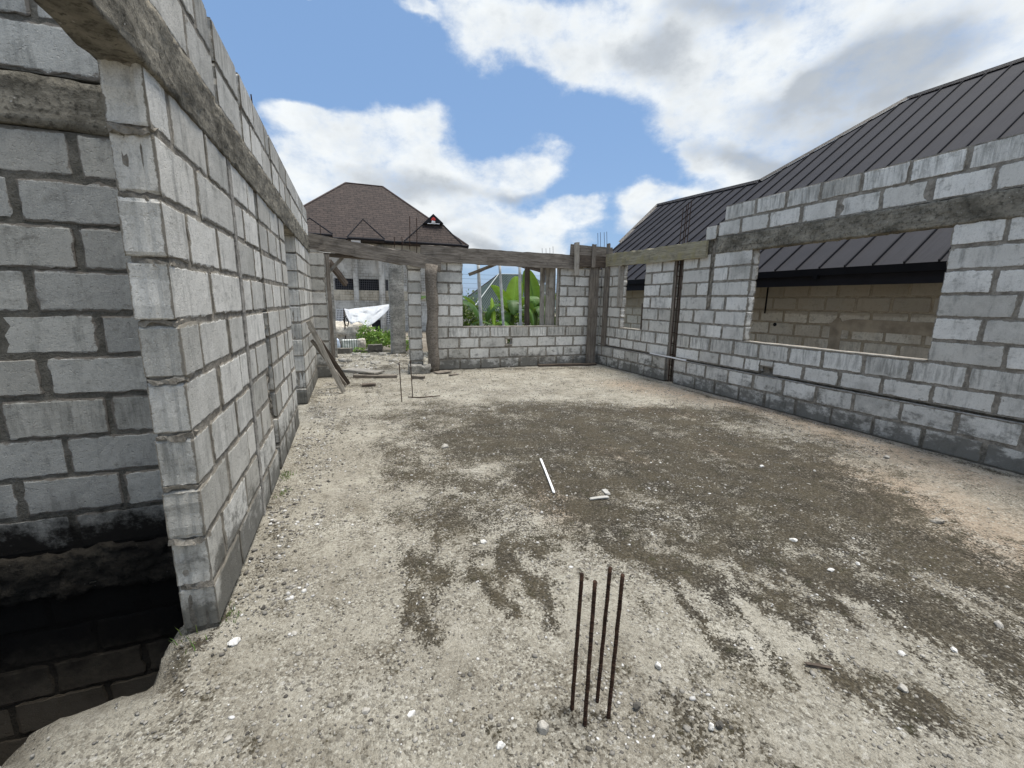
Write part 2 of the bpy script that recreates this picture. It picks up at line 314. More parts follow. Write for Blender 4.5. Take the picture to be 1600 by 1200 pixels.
M_GROOF = m_metalroof('green_grey_roof', (.040, .060, .056), (.070, .095, .088), .6)
def m_shingle():
    m, t, bs = newmat('brown_shingles'); co = t.coords()
    X, Y, Z = t.sep(co)
    cb = t.node('ShaderNodeCombineXYZ'); t.l.new(t.m('ADD', X, t.m('MULTIPLY', Y, .02)), cb.inputs[0]); t.l.new(t.m('MULTIPLY', Z, 1.0), cb.inputs[1])
    br = t.node('ShaderNodeTexBrick'); t.l.new(cb.outputs[0], br.inputs['Vector'])
    br.inputs['Color1'].default_value = (.034, .026, .024, 1); br.inputs['Color2'].default_value = (.055, .041, .036, 1); br.inputs['Mortar'].default_value = (.012, .010, .009, 1)
    br.inputs['Scale'].default_value = 1; br.inputs['Brick Width'].default_value = .62; br.inputs['Row Height'].default_value = .225; br.inputs['Mortar Size'].default_value = .03; br.inputs['Mortar Smooth'].default_value = .4
    n = t.noise(co, 3, 6, .7); c = t.mix(t.m('MULTIPLY', t.rng(n, .35, .7), .35), br.outputs[0], (.11, .082, .07))
    fin(t, bs, c, .8, t.bump(t.m('ADD', br.outputs['Fac'], n), .4, .05)); return m
M_SHING = m_shingle()
def m_stripe():
    m, t, bs = newmat('ribbed_bundle'); X, Y, Z = t.sep(t.coords())
    s = t.m('SINE', t.m('MULTIPLY', X, 95.0)); c = t.mix(t.rng(s, -.2, .3), (.30, .32, .28), (.74, .74, .70))
    fin(t, bs, c, .6); return m
M_STRIPE = m_stripe()
def m_plaster(name, a, b):
    m, t, bs = newmat(name); co = t.coords(); n = t.noise(co, .9, 8, .7); st = t.noise(t.coords((2, 2, .4)), 1.2, 6, .7)
    br = t.node('ShaderNodeTexBrick'); X, Y, Z = t.sep(co); cb = t.node('ShaderNodeCombineXYZ'); t.l.new(t.m('ADD', X, Y), cb.inputs[0]); t.l.new(Z, cb.inputs[1]); t.l.new(cb.outputs[0], br.inputs['Vector'])
    br.inputs['Color1'].default_value = (1, 1, 1, 1); br.inputs['Color2'].default_value = (.8, .8, .8, 1); br.inputs['Mortar'].default_value = (.45, .42, .38, 1)
    br.inputs['Scale'].default_value = 1; br.inputs['Brick Width'].default_value = .48; br.inputs['Row Height'].default_value = .24; br.inputs['Mortar Size'].default_value = .02
    c = t.mix(t.rng(n, .3, .7), a, b); c = t.mix(t.rng(n, .38, .62), t.mix(1.0, c, br.outputs[0], 'MULTIPLY'), c)
    c = t.mix(t.m('MULTIPLY', t.rng(st, .5, .72), .6), c, (.13, .12, .10))
    fin(t, bs, c, .9, t.bump(n, .3, .02)); return m
M_PLG = m_plaster('raw_plaster_grey', (.46, .445, .41), (.66, .645, .60))
M_PLT = m_plaster('raw_plaster_tan', (.50, .45, .36), (.64, .58, .47))
M_WHITE = m_plain('white_enamel', (.78, .78, .78), .5, 0, .05)
M_RED = m_plain('red_enamel', (.55, .05, .04), .5, 0, .1)
# ------------------------------------------------------------------ mesh helpers
def link(o, parent=None):
    COL.objects.link(o)
    if parent is not None: o.parent = parent
    return o
def tag(o, label=None, cat=None, group=None, kind=None):
    if label: o['label'] = label
    if cat: o['category'] = cat
    if group: o['group'] = group
    if kind: o['kind'] = kind
    return o
def empty(name, loc=(0, 0, 0), rz=0.0):
    o = bpy.data.objects.new(name, None); o.location = loc; o.rotation_euler = (0, 0, rz); o.empty_display_size = .1; return link(o)
def mk(name, V, F, mats, parent=None, cols=None, mi=None, smooth=False):
    me = bpy.data.meshes.new(name); me.from_pydata([tuple(v) for v in V], [], F)
    if not isinstance(mats, (list, tuple)): mats = [mats]
    for m_ in mats: me.materials.append(m_)
    if mi is not None: me.polygons.foreach_set('material_index', mi)
    if cols is not None:
        at = me.color_attributes.new('c', 'FLOAT_COLOR', 'POINT'); a = np.ones((len(V), 4), 'f'); a[:, :3] = np.array(cols, 'f').reshape(-1, 3); at.data.foreach_set('color', a.ravel())
    if smooth: me.polygons.foreach_set('use_smooth', [True]*len(F))
    me.update(); return link(bpy.data.objects.new(name, me), parent)
class MB:
    def __init__(s): s.V = []; s.F = []; s.C = []; s.M = []
    def add(s, V, F, c=(1, 1, 1), m=0, cs=None):
        b = len(s.V); s.V += [tuple(v) for v in V]; s.F += [tuple(i+b for i in f) for f in F]
        s.C += (cs if cs is not None else [c]*len(V)); s.M += [m]*len(F)
    def box(s, a, b, c=(1, 1, 1), m=0):
        x0, y0, z0 = a; x1, y1, z1 = b
        s.add([(x0, y0, z0), (x1, y0, z0), (x1, y1, z0), (x0, y1, z0), (x0, y0, z1), (x1, y0, z1), (x1, y1, z1), (x0, y1, z1)],
              [(0, 3, 2, 1), (4, 5, 6, 7), (0, 1, 5, 4), (1, 2, 6, 5), (2, 3, 7, 6), (3, 0, 4, 7)], c, m)
    def tube(s, pts, r, n=8, c=(1, 1, 1), m=0, caps=True):
        pts = [Vector(p) for p in pts]; b = len(s.V); rr = r if isinstance(r, (list, tuple)) else [r]*len(pts)
        for i, p in enumerate(pts):
            d = (pts[min(i+1, len(pts)-1)]-pts[max(i-1, 0)]).normalized(); u = d.orthogonal().normalized() if i == 0 else (pu - d*pu.dot(d)).normalized(); pu = u; v = d.cross(u)
            for k in range(n):
                a = 2*math.pi*k/n; s.V.append(tuple(p+(u*math.cos(a)+v*math.sin(a))*rr[i])); s.C.append(c)
        for i in range(len(pts)-1):
            for k in range(n):
                k2 = (k+1) % n; s.F.append((b+i*n+k, b+i*n+k2, b+(i+1)*n+k2, b+(i+1)*n+k)); s.M.append(m)
        if caps:
            s.F.append(tuple(b+k for k in reversed(range(n)))); s.M.append(m); e = b+(len(pts)-1)*n; s.F.append(tuple(e+k for k in range(n))); s.M.append(m)
    def build(s, name, mats, parent=None, smooth=False, col=True):
        return mk(name, s.V, s.F, mats, parent, s.C if col else None, s.M, smooth)
def nz(p, sc_=1.0, oct=3):
    return mn.fractal(Vector(p)*sc_, .6, 2.1, oct)
def rough_box(mb, a, b, seg=.06, amp=.01, fs=6, fr=None, m=0, c=(1, 1, 1)):
    """box with subdivided, unevenly cast faces; fr maps local (a,d,z) into place"""
    a = Vector(a); b = Vector(b); n = [max(1, min(160, int(round((b[i]-a[i])/seg)))) for i in range(3)]
    idx = {}; V = []
    def vid(i, j, k):
        key = (i, j, k)
        if key not in idx:
            p = Vector((a[0]+(b[0]-a[0])*i/n[0], a[1]+(b[1]-a[1])*j/n[1], a[2]+(b[2]-a[2])*k/n[2]))
            if fr: q = fr(p)
            else: q = p
            o = Vector((mn.fractal(q*fs, .6, 2.1, 4), mn.fractal(q*fs+Vector((9, 3, 1)), .6, 2.1, 4), mn.fractal(q*fs+Vector((1, 7, 5)), .6, 2.1, 4)))*amp
            idx[key] = len(V); V.append(tuple(q+o))
        return idx[key]
    F = []
    for ax in range(3):
        u, v = [(1, 2), (2, 0), (0, 1)][ax]
        for side in (0, n[ax]):
            for i in range(n[u]):
                for j in range(n[v]):
                    q = []
                    for di, dj in ((0, 0), (1, 0), (1, 1), (0, 1)):
                        t = [0, 0, 0]; t[ax] = side; t[u] = i+di; t[v] = j+dj; q.append(vid(*t))
                    F.append(tuple(q) if side else tuple(reversed(q)))
    mb.add(V, F, c, m)
CR = .235
class Wall:
    """a wall of hollow blocks in courses: O + a*U along, d outwards from the seen face, z up"""
    def __init__(s, O, U, N, L, t, seed=1, res=(8, 4), z0=0.0): s.O = Vector(O); s.U = Vector(U); s.N = Vector(N); s.L = L; s.t = t; s.mb = MB(); s.r = random.Random(seed); s.res = res; s.z0 = z0
    def P(s, q): return s.O + s.U*q[0] + s.N*q[1] + Vector((0, 0, q[2]))
    def block(s, a0, a1, z0, z1, d0=0.0, groove=None, rag=0.0, tone=None, end_out=0.0):
        r = s.r; nx = max(4, int(round(s.res[0]*(a1-a0)/.45))); ny = s.res[1]
        tone = r.random() if tone is None else tone; rd = r.random(); j = .0048
        sl = r.uniform(-.003, .003); ofs = d0 + r.uniform(-.004, .004)
        V = []; C = []; ring = []
        for k in range(ny+1):
            for i in range(nx+1):
                rim = .013; a = a0+rim*i if i < 2 else (a1-rim*(nx-i) if i > nx-2 else a0+rim+(a1-a0-2*rim)*(i-1)/(nx-2)); zz = z0+rim*k if k < 2 else (z1-rim*(ny-k) if k > ny-2 else z0+rim+(z1-z0-2*rim)*(k-1)/(ny-2)); e = i in (0, nx) or k in (0, ny)
                cor = (i in (0, nx)) and (k in (0, ny))
                ja = r.gauss(0, j if e else .002); jz = r.gauss(0, j if e else .002)
                if cor: ja += (.006 if i == 0 else -.006); jz += (.006 if k == 0 else -.006)
                if k == 0 and rag: jz += r.uniform(0, rag)
                if groove and i == (0 if groove > 0 else nx): ja *= .5
                d = ofs + (-.0045 if e else 0) + r.gauss(0, .0004) + sl*(i/nx-.5)*2
                if groove and i == (0 if groove > 0 else nx): d = ofs
                if e: a += 0; 
                V.append(s.P((a+ja, d, zz+jz))); C.append((tone, 1.0 if e else (.44 if (i in (1, nx-1) or k in (1, ny-1)) else 0.0), rd))
        F = [(k*(nx+1)+i, k*(nx+1)+i+1, (k+1)*(nx+1)+i+1, (k+1)*(nx+1)+i) for k in range(ny) for i in range(nx)]
        ring = [i for i in range(nx+1)] + [k*(nx+1)+nx for k in range(1, ny+1)] + [ny*(nx+1)+i for i in range(nx-1, -1, -1)] + [k*(nx+1) for k in range(ny-1, 0, -1)]
        nr = len(ring); prev = ring; nd = 9 if groove else 2
        base = [V[i].copy() for i in ring]
        for q in range(1, nd+1):
            f = q/nd; cur = []
            for m_, bi in enumerate(base):
                dv = -(s.t+ofs-.0)*f if not q == nd else -(s.t-.004+ofs)
                p = bi + s.N*dv
                if groove and q < nd:
                    g = .006 if (f > .25 and f < .42) or (f > .62 and f < .8) else 0
                    loc = (bi-s.O).dot(s.U); ea = a0 if groove > 0 else a1
                    if abs(loc-ea) < .015: p += s.U*(g*(1 if groove > 0 else -1)) + s.U*r.gauss(0, .0012)
                cur.append(len(V)); V.append(p); C.append((tone, .25 if q < nd else .8, rd))
            for m_ in range(nr):
                m2 = (m_+1) % nr; F.append((prev[m_], cur[m_], cur[m2], prev[m2]))
            prev = cur
        F.append(tuple(reversed(prev)))
        flip = s.U.cross(Vector((0, 0, 1))).dot(s.N) < 0
        if flip: F = [tuple(reversed(f)) for f in F]
        s.mb.add(V, F, m=0, cs=C)
    def course(s, k, segs, proud=0.0, rag=0.0, groove_at=None, zlo=None, zhi=None, half=None, core_rec=.0055, endj=0.0, bl=.475, tone=None):
        r = s.r; z0 = s.z0+k*CR; z1 = z0+CR
        if zlo is not None: z0 = zlo
        if zhi is not None: z1 = zhi
        off = (bl/2 if (k % 2) else 0.0) + r.uniform(-.03, .03) if half is None else half
        for (s0, s1) in segs:
            a = s0; nxt = math.floor((s0-off)/bl)*bl+off+bl; first = True
            if nxt - s0 < .17: nxt += bl
            while a < s1-.02:
                b = min(nxt, s1)
                if s1-b < .17: b = s1
                b += r.uniform(-.012, .012) if b < s1 else 0
                ja = r.uniform(.007, .020); jb = r.uniform(.007, .020)
                zz0 = z0+r.uniform(.006, .015); zz1 = z1-r.uniform(.005, .014)
                aa = a + (ja if a > s0 else -endj*r.uniform(-.4, 1)); bb = b - (jb if b < s1 else -endj*r.uniform(-.4, 1))
                g = None
                if groove_at == 'start' and a == s0: g = 1
                if groove_at == 'end' and b == s1: g = -1
                if bb-aa > .04: s.block(aa, bb, zz0, zz1, proud, g, rag, tone)
                a = b; nxt = nxt+bl if b < s1 else nxt
            # mortar core
            s.core(s0+.012, s1-.012, z0, z1, core_rec-proud, .011)
    def core(s, a0, a1, z0, z1, rec, brec):
        V = [s.P((x_, d_, z_)) for z_ in (z0, z1) for (x_, d_) in ((a0, -rec), (a1, -rec), (a1, -s.t+brec), (a0, -s.t+brec))]
        F = [(0, 3, 2, 1), (4, 5, 6, 7), (0, 1, 5, 4), (1, 2, 6, 5), (2, 3, 7, 6), (3, 0, 4, 7)]
        if s.U.cross(Vector((0, 0, 1))).dot(s.N) < 0: F = [tuple(reversed(f)) for f in F]
        s.mb.add(V, F, m=1)
    def build(s, name, mats, **kw):
        o = s.mb.build(name, mats); return o
def cut(L0, L1, ops, z):
    segs = [(L0, L1)]
    for (a, b, z0, z1) in ops:
        if z0 <= z <= z1:
            out = []
            for (p, q) in segs:
                if b <= p or a >= q: out.append((p, q)); continue
                if a-p > .05: out.append((p, a))
                if q-b > .05: out.append((b, q))
            segs = out
    return segs
def board(name, p0, p1, width, thick, mat, up=(0, 0, 1), parent=None, wob=.004, seg=.12, notch=.02):
    """sawn board from p0 to p1 with uneven edges; local x runs along the grain"""
    p0 = Vector(p0); p1 = Vector(p1); L = (p1-p0).length; X = (p1-p0).normalized(); Z = Vector(up); Z = (Z-X*Z.dot(X)).normalized(); Y = Z.cross(X)
    n = max(3, int(L/seg)); V = []; F = []; rr = random.Random(int((p0.x*131+p0.y*71+p0.z*37+L*911)*100))
    bow = rr.uniform(-1, 1)*wob*1.5
    for i in range(n+1):
        x = L*i/n; bz = bow*math.sin(math.pi*i/n)
        e0 = rr.uniform(-notch, notch) if i in (0, n) else 0
        for (yy, zz) in ((-thick/2, -width/2), (thick/2, -width/2), (thick/2, 0), (thick/2, width/2), (-thick/2, width/2), (-thick/2, 0)):
            V.append((x+e0+rr.uniform(-1, 1)*(notch*.4 if i in (0, n) else 0), yy+rr.gauss(0, wob*.3)+bz, zz+rr.gauss(0, wob)*.6+bz))
    for i in range(n):
        for k in range(6):
            k2 = (k+1) % 6; F.append((i*6+k, i*6+k2, (i+1)*6+k2, (i+1)*6+k))
    F.append(tuple(reversed(range(6)))); F.append(tuple(n*6+k for k in range(6)))
    F = [tuple(reversed(f)) for f in F]
    o = mk(name, V, F, mat, None)
    M4 = Matrix(((X.x, Y.x, Z.x, p0.x), (X.y, Y.y, Z.y, p0.y), (X.z, Y.z, Z.z, p0.z), (0, 0, 0, 1)))
    o.matrix_world = M4
    if parent is not None:
        o.parent = parent; o.matrix_parent_inverse = parent.matrix_world.inverted()
    return o
XL, YN, TL, XR, YF = -.6526, 2.088, .137, 5.7606, 9.2085
ZB = 10*CR; HB = .25; ZT = ZB+HB
# ================================================================== SETTING: floor slab
_lip = [gp(u, v, -.04) for u, v in ((283, 972), (259, 1013), (233, 1074), (204, 1083), (146, 1101), (96, 1115), (44, 1144), (17, 1174), (0, 1198))]
HOLE = [(-.815, 3.1), (-.80, 2.6), (-.815, 2.25)] + [(min(p.x, -.80), p.y) for p in _lip] + [(-1.5, 1.46), (-3.4, 1.4), (-3.4, 3.1)]
def hole_sd(P):
    n = len(HOLE); H = np.array(HOLE); d2 = np.full(len(P), 1e9); near = np.zeros((len(P), 2)); ins = np.zeros(len(P), bool)
    for i in range(n):
        a = H[i]; b = H[(i+1) % n]; ab = b-a; t = np.clip(((P-a)@ab)/(ab@ab), 0, 1); q = a+t[:, None]*ab; dd = ((P-q)**2).sum(1)
        m = dd < d2; d2[m] = dd[m]; near[m] = q[m]
        c = ((a[1] > P[:, 1]) != (b[1] > P[:, 1])) & (P[:, 0] < (b[0]-a[0])*(P[:, 1]-a[1])/(b[1]-a[1]+1e-12)+a[0]); ins ^= c
    d = np.sqrt(d2); return np.where(ins, d, -d), near
PATCH = [(900, 790, 1350, 850, .32, .62), (640, 810, 900, 840, .22, .5), (215, 1165, 300, 1120, .05, .5), (290, 1010, 250, 1090, .06, .55), (1300, 900, 1600, 1000, .20, .5), (330, 1160, 380, 1190, .03, .4),
 (650, 650, 1250, 700, .75, .55), (1000, 800, 1500, 880, .45, .50), (700, 800, 1000, 830, .35, .45), (1300, 800, 1580, 880, .35, .55), (600, 690, 700, 760, .3, .4),
   # capsules of moss and dirt: two measured points, half width (m), strength
 (720, 690, 1120, 690, .62, 1), (800, 640, 1150, 650, .6, .72), (860, 740, 1300, 770, .55, 1), (1060, 660, 1330, 770, .50, .85), (900, 660, 1150, 720, .8, 1), (1200, 790, 1350, 830, .28, .55), (640, 740, 830, 770, .26, .62), (720, 800, 900, 800, .18, .45),
 (690, 640, 780, 665, .20, .5), (905, 640, 960, 648, .3, .9), (620, 632, 700, 632, .2, .35), (1020, 720, 1250, 730, .35, .5),
 (780, 845, 850, 860, .07, .8), (640, 870, 690, 900, .10, .8), (650, 930, 660, 990, .09, .62), (730, 880, 800, 960, .05, .75), (790, 850, 850, 930, .035, .7), (760, 860, 830, 900, .05, .6), (850, 870, 905, 905, .03, .6), (820, 900, 860, 950, .03, .55),
 (960, 850, 1100, 900, 0.096, .88), (1040, 830, 1200, 860, 0.108, .88), (1080, 900, 1240, 960, 0.066, .88), (1100, 860, 1300, 900, 0.132, .88), (1230, 830, 1420, 850, 0.192, .88), (1200, 930, 1330, 960, 0.072, .88), (1290, 900, 1480, 960, 0.144, .88), (1400, 860, 1600, 930, 0.168, .88), (1450, 930, 1600, 1010, .10, .75), (1420, 960, 1600, 1050, .07, .6),
 (1050, 930, 1085, 965, .03, .8), (1150, 1130, 1180, 1190, .03, .6), (1060, 1160, 1120, 1190, .04, .6),
 (880, 1100, 960, 1120, .03, .35),
 (430, 820, 470, 860, .04, .3), (400, 880, 460, 900, .05, .3), (350, 980, 365, 905, .04, .6), (375, 880, 440, 740, .03, .4), (290, 1010, 330, 1000, .03, .9), (240, 1110, 320, 1080, .03, .45), (545, 590, 600, 610, .3, .35), (470, 610, 500, 650, .15, .4), (680, 578, 930, 575, .10, .5), (1000, 590, 1590, 745, .05, .5)]
STREAK = [(1050, 900, 1500, 1000, .30, 1), (1150, 1000, 1420, 1100, .20, .9), (700, 830, 850, 940, .20, .9), (640, 860, 660, 980, .10, .8), (1300, 850, 1600, 960, .22, .9), (900, 820, 1200, 870, .16, .8), (1080, 1100, 1200, 1180, .12, .6)]
TAN = [(980, 600, 1200, 640, .5), (1200, 640, 1500, 740, .45), (1400, 760, 1600, 860, .6), (1100, 700, 1150, 715, .15), (930, 700, 1000, 720, .15), (1010, 640, 1080, 650, .2), (850, 760, 880, 800, .2)]
def capsule(P, a, b, wd):
    a = np.array(a); b = np.array(b); ab = b-a; t = np.clip(((P-a)@ab)/(ab@ab+1e-9), 0, 1); q = a+t[:, None]*ab
    return np.exp(-(((P-q)**2).sum(1))/(wd*wd))
def floor_z(x, y): return .010*mn.noise(Vector((x*1.1, y*1.1, 0)))+.006*mn.fractal(Vector((x*6, y*6, 3)), .6, 2.1, 3)
def make_floor():
    xs = np.concatenate([np.arange(-6, -1.6, .2), np.arange(-1.6, 3.0, .022), np.arange(3.0, 7.4, .04)])
    ys = np.concatenate([np.arange(-4, .3, .2), np.arange(.3, 3.6, .022), np.arange(3.6, 12.9, .05)])
    X, Y = np.meshgrid(xs, ys); P = np.stack([X.ravel(), Y.ravel()], 1); nx, ny = len(xs), len(ys)
    sd_, near = hole_sd(P); ins = sd_ > 0
    idx = np.arange(nx*ny).reshape(ny, nx); q = np.stack([idx[:-1, :-1], idx[:-1, 1:], idx[1:, 1:], idx[1:, :-1]], -1).reshape(-1, 4)
    keep = ~ins[q].all(1); q = q[keep]
    used = np.zeros(nx*ny, bool); used[q.ravel()] = True
    mv = used & ins; P[mv] = near[mv]; wob = np.array([(.016*mn.fractal(Vector((p[0]*9, p[1]*9, 1)), .6, 2.1, 3), .016*mn.fractal(Vector((p[0]*9, p[1]*9, 8)), .6, 2.1, 3)) for p in P[mv]]); bm_ = np.flatnonzero(mv)
    BW_ = np.zeros((nx*ny, 2)); BW_[bm_] = wob
    remap = -np.ones(nx*ny, int); remap[used] = np.arange(used.sum()); P = P[used]; q = remap[q]; sd2, _ = hole_sd(P)
    Z = np.array([floor_z(*p) for p in P]); e = np.clip(-sd2, 0, 1)
    Z -= .035*np.exp(-(e/.035)) + .02*np.exp(-(e/.12)); Z -= .006*np.exp(-(e/.02))
    # masks
    rv = np.array([mn.fractal(Vector((p[0]*2.2, p[1]*2.2, 7)), .6, 2.1, 5) for p in P]); rv2 = np.array([mn.fractal(Vector((p[0]*9, p[1]*9, 2)), .6, 2.1, 3) for p in P])
    PW = P + .09*np.stack([rv, rv2], 1)
    D = np.zeros(len(P))
    for (u1, v1, u2, v2, wd, st) in PATCH:
        a = gp(u1, v1); b = gp(u2, v2); D = np.maximum(D, st*capsule(PW, (a.x, a.y), (b.x, b.y), wd)) + .12*st*capsule(PW, (a.x, a.y), (b.x, b.y), wd*1.3)
    g0 = gp(1100, 900); g1 = gp(1290, 1130); sdv = np.array([g1.x-g0.x, g1.y-g0.y]); sdv /= np.linalg.norm(sdv); pv = np.array([-sdv[1], sdv[0]])
    sa = P@sdv; sb = P@pv
    sn = np.array([mn.fractal(Vector((x_*2.2, y_*10, 1)), .75, 2.1, 5) for x_, y_ in zip(sa, sb)])
    env = np.zeros(len(P))
    for (u1, v1, u2, v2, wd, st) in STREAK:
        a = gp(u1, v1); b = gp(u2, v2); env = np.maximum(env, st*capsule(P, (a.x, a.y), (b.x, b.y), wd))
    D = np.maximum(D*.9, np.clip(env*(.44+sn*1.5), 0, .95))
    D = np.clip(np.minimum(D*1.0, .82) + rv*.26 + rv2*.16 + .09, 0, .92)
    D[P[:, 1] > 9.4] = np.clip(.35+rv[P[:, 1] > 9.4]*.5, 0, 1)
    Tn = np.zeros(len(P))
    for (u1, v1, u2, v2, wd) in TAN:
        a = gp(u1, v1); b = gp(u2, v2); Tn = np.maximum(Tn, capsule(PW, (a.x, a.y), (b.x, b.y), wd))
    S = np.exp(-(e/.13)**2)*(P[:, 1] < 2.0)
    Z += .008*np.clip(D-.5, 0, 1)
    Z += np.exp(-(e/.10))*.016*np.array([mn.fractal(Vector((p[0]*14, p[1]*14, 6)), .7, 2.1, 4) for p in P])
    PB = P + BW_[used]
    V = np.column_stack([PB, Z]); n0 = len(V)
    # slab edge round the stairwell
    ed = {}
    for f in q:
        for i in range(4):
            a, b = int(f[i]), int(f[(i+1) % 4]); k = (min(a, b), max(a, b))
            if k in ed: ed[k] = None
            else: ed[k] = (a, b)
    be = [v for v in ed.values() if v and abs(sd2[v[0]]) < .004 and abs(sd2[v[1]]) < .004]
    low = {}; VV = [tuple(v) for v in V]; C = [(D[i], Tn[i], S[i]) for i in range(n0)]; F = [tuple(int(i) for i in f) for f in q]
    def lw(i, lvl):
        if (i, lvl) not in low:
            g = Vector((P[i][0], P[i][1], 0)); o = -.018 if lvl == 1 else 0.02
            dx = np.array([-1.4, 2.3])-P[i]; dx = dx/np.linalg.norm(dx)*(o*-1 + .01*mn.noise(g*9))
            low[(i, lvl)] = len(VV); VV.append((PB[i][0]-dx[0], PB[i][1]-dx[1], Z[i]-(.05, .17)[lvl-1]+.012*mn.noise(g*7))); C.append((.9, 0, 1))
        return low[(i, lvl)]
    for a, b in be:
        F.append((b, a, lw(a, 1), lw(b, 1))); F.append((lw(b, 1), lw(a, 1), lw(a, 2), lw(b, 2)))
    o = mk('floor', VV, F, M_FLOOR, None, C, None, True); tag(o, kind='structure'); return P, D, sd2
FP, FD, FS = make_floor()
# underside of the slab (seen only from inside the stairwell)
mb = MB()
for (a, b) in (((-6, -4, -.2), (-3.4, 12.9, -.17)), ((-.80, -4, -.2), (7.4, 12.9, -.17)), ((-3.4, -4, -.2), (-.8, 1.36, -.17)), ((-3.4, 3.25, -.2), (-.8, 12.9, -.17))): mb.box(a, b)
tag(mb.build('floor_underside', M_COLC), kind='structure')
# outside ground: one sheet to the horizon with the house's footprint open
def ground():
    g = [-900, -300, -120, -60, -30, -15, -6, 7.4, 9, 12, 16, 22, 30, 45, 70, 120, 300, 900]
    h = [-900, -300, -100, -40, -15, -4, 12.8, 13.4, 14, 15, 16, 18, 20, 24, 28, 34, 40, 50, 70, 120, 300, 900]
    V = []; F = []
    for yy in h:
        for xx in g:
            z = -.16
            if yy > 17: z -= min(1, (yy-17)/22)*1.35
            z += .05*mn.noise(Vector((xx*.3, yy*.3, 0)))
            V.append((xx, yy, z))
    n = len(g)
    for j in range(len(h)-1):
        for i in range(n-1):
            if g[i] >= -6 and g[i+1] <= 7.4 and h[j] >= -4 and h[j+1] <= 12.8: continue
            F.append((j*n+i, j*n+i+1, (j+1)*n+i+1, (j+1)*n+i))
    tag(mk('ground', V, F, M_GROUND, None, None, None, True), kind='structure')
ground()
def gz(x, y):
    z = -.16
    if y > 17: z -= min(1, (y-17)/22)*1.35
    return z
# ================================================================== WALLS
# ---- left wall (seen face looks to +X); a runs along +Y from the near end
W = Wall((XL, YN, 0), (0, 1, 0), (1, 0, 0), 6.76, TL, 5, (11, 6))
DOORL = (5.5632-YN, 6.6765-YN, -1, ZB+.01)
CH1 = (3.20-YN, 3.27-YN); CH2 = (3.98-YN, 4.10-YN); CH3 = (5.14-YN, 5.22-YN)
ops = [DOORL, (*CH1, -1, 9), (*CH2, -1, 9), (*CH3, -1, 9), (3.80-YN, 4.14-YN, .47, .94), (3.90-YN, 4.12-YN, .25, 1.4)]
LEN = 8.9-YN
for k in range(10):
    W.course(k, cut(0, LEN, ops, (k+.5)*CR), groove_at='start', endj=.02)
for k in range(2):
    z0 = ZT+k*CR
    # the ring beam and the two courses on it run on over the opening beside the camera
    segs = cut(-3.6, LEN, [(1.02, 1.10, 0, 9), (1.66, 1.74, 0, 9), (2.90, 2.98, 0, 9)], z0+.1)
    W.z0 = 0; W.course(k, segs, zlo=z0, zhi=z0+CR, groove_at='start', half=.1+.2*k)
for k in range(1, 11):
    fr = lambda p: W.P(p); r5 = random.Random(k)
    rough_box(W.mb, (-.012*r5.random(), -TL+.012, k*CR-.016), (.05, -.004, k*CR+.006), .016, .018, 17, fr, m=1)
o_left = W.build('block_wall', [M_BLK, M_MOR]); tag(o_left, 'long grey block wall on the left with a narrow doorway and dark vertical chases', 'wall')
mb = MB(); fr = lambda p: W.P(p)
rough_box(mb, (-3.6, -TL-.008, ZB-.02), (LEN, .008, ZT-.005), .022, .012, 15, fr)
mb.build('ring_beam', M_BEAM, o_left, True)
mb = MB()
rough_box(mb, (CH1[0]+.005, -TL+.02, 0), (CH1[1]-.004, .006, ZB), .04, .003, 7, fr)
mb.build('mortar_strip', M_STRIP, o_left)
mb = MB(); rough_box(mb, (CH3[0]+.01, -TL+.02, 0), (CH3[1]-.012, -.005, ZB), .04, .005, 7, fr); mb.build('mortar_strip', M_STRIP, o_left)
mb = MB(); rough_box(mb, (CH2[0]-.01, -TL+.02, 0), (CH2[1]+.01, -.045, ZB), .03, .03, 9, fr); rough_box(mb, (3.80-YN, -TL+.02, .24), (4.14-YN, -.055, 1.42), .025, .045, 11, fr); mb.build('rough_chase_fill', M_MOR, o_left, True)
for q in ((1.06, .55), (1.70, .5), (2.94, .5)):
    mb = MB(); rough_box(mb, (q[0]-.045, -TL+.02, ZT), (q[0]+.045, -.05, ZT+.45), .04, .01, 7, fr); mb.build('gap_fill', M_MOR, o_left)
# pier behind the camera that carries the far end of that beam
W2 = Wall((XL, -1.5, 0), (0, 1, 0), (1, 0, 0), 1, TL, 15, (6, 3))
for k in range(10): W2.course(k, [(0, .9)])
tag(W2.build('block_pier', [M_BLK, M_MOR]), 'grey block pier under the near end of the left ring beam', 'wall')
# ---- stairwell back wall (faces -Y)
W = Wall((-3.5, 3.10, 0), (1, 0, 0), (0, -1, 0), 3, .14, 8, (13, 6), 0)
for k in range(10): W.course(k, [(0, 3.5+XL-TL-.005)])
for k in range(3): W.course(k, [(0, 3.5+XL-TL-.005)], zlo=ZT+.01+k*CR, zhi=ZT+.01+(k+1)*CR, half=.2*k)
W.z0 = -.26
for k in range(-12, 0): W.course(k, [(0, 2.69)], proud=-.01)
ob = W.build('block_wall', [M_BLKD, M_MORD]); tag(ob, 'shaded block wall behind the open stairwell, mouldy and with pit shade painted in low down', 'wall')
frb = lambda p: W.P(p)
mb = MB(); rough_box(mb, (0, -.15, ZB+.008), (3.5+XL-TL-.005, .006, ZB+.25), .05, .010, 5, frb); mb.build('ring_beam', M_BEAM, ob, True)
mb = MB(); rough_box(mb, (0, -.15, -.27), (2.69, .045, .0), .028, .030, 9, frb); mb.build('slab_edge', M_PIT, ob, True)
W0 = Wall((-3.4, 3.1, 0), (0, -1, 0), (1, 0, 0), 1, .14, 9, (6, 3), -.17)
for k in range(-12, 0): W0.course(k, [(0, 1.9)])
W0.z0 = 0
for k in range(0, 12): W0.course(k, [(0, 4)])
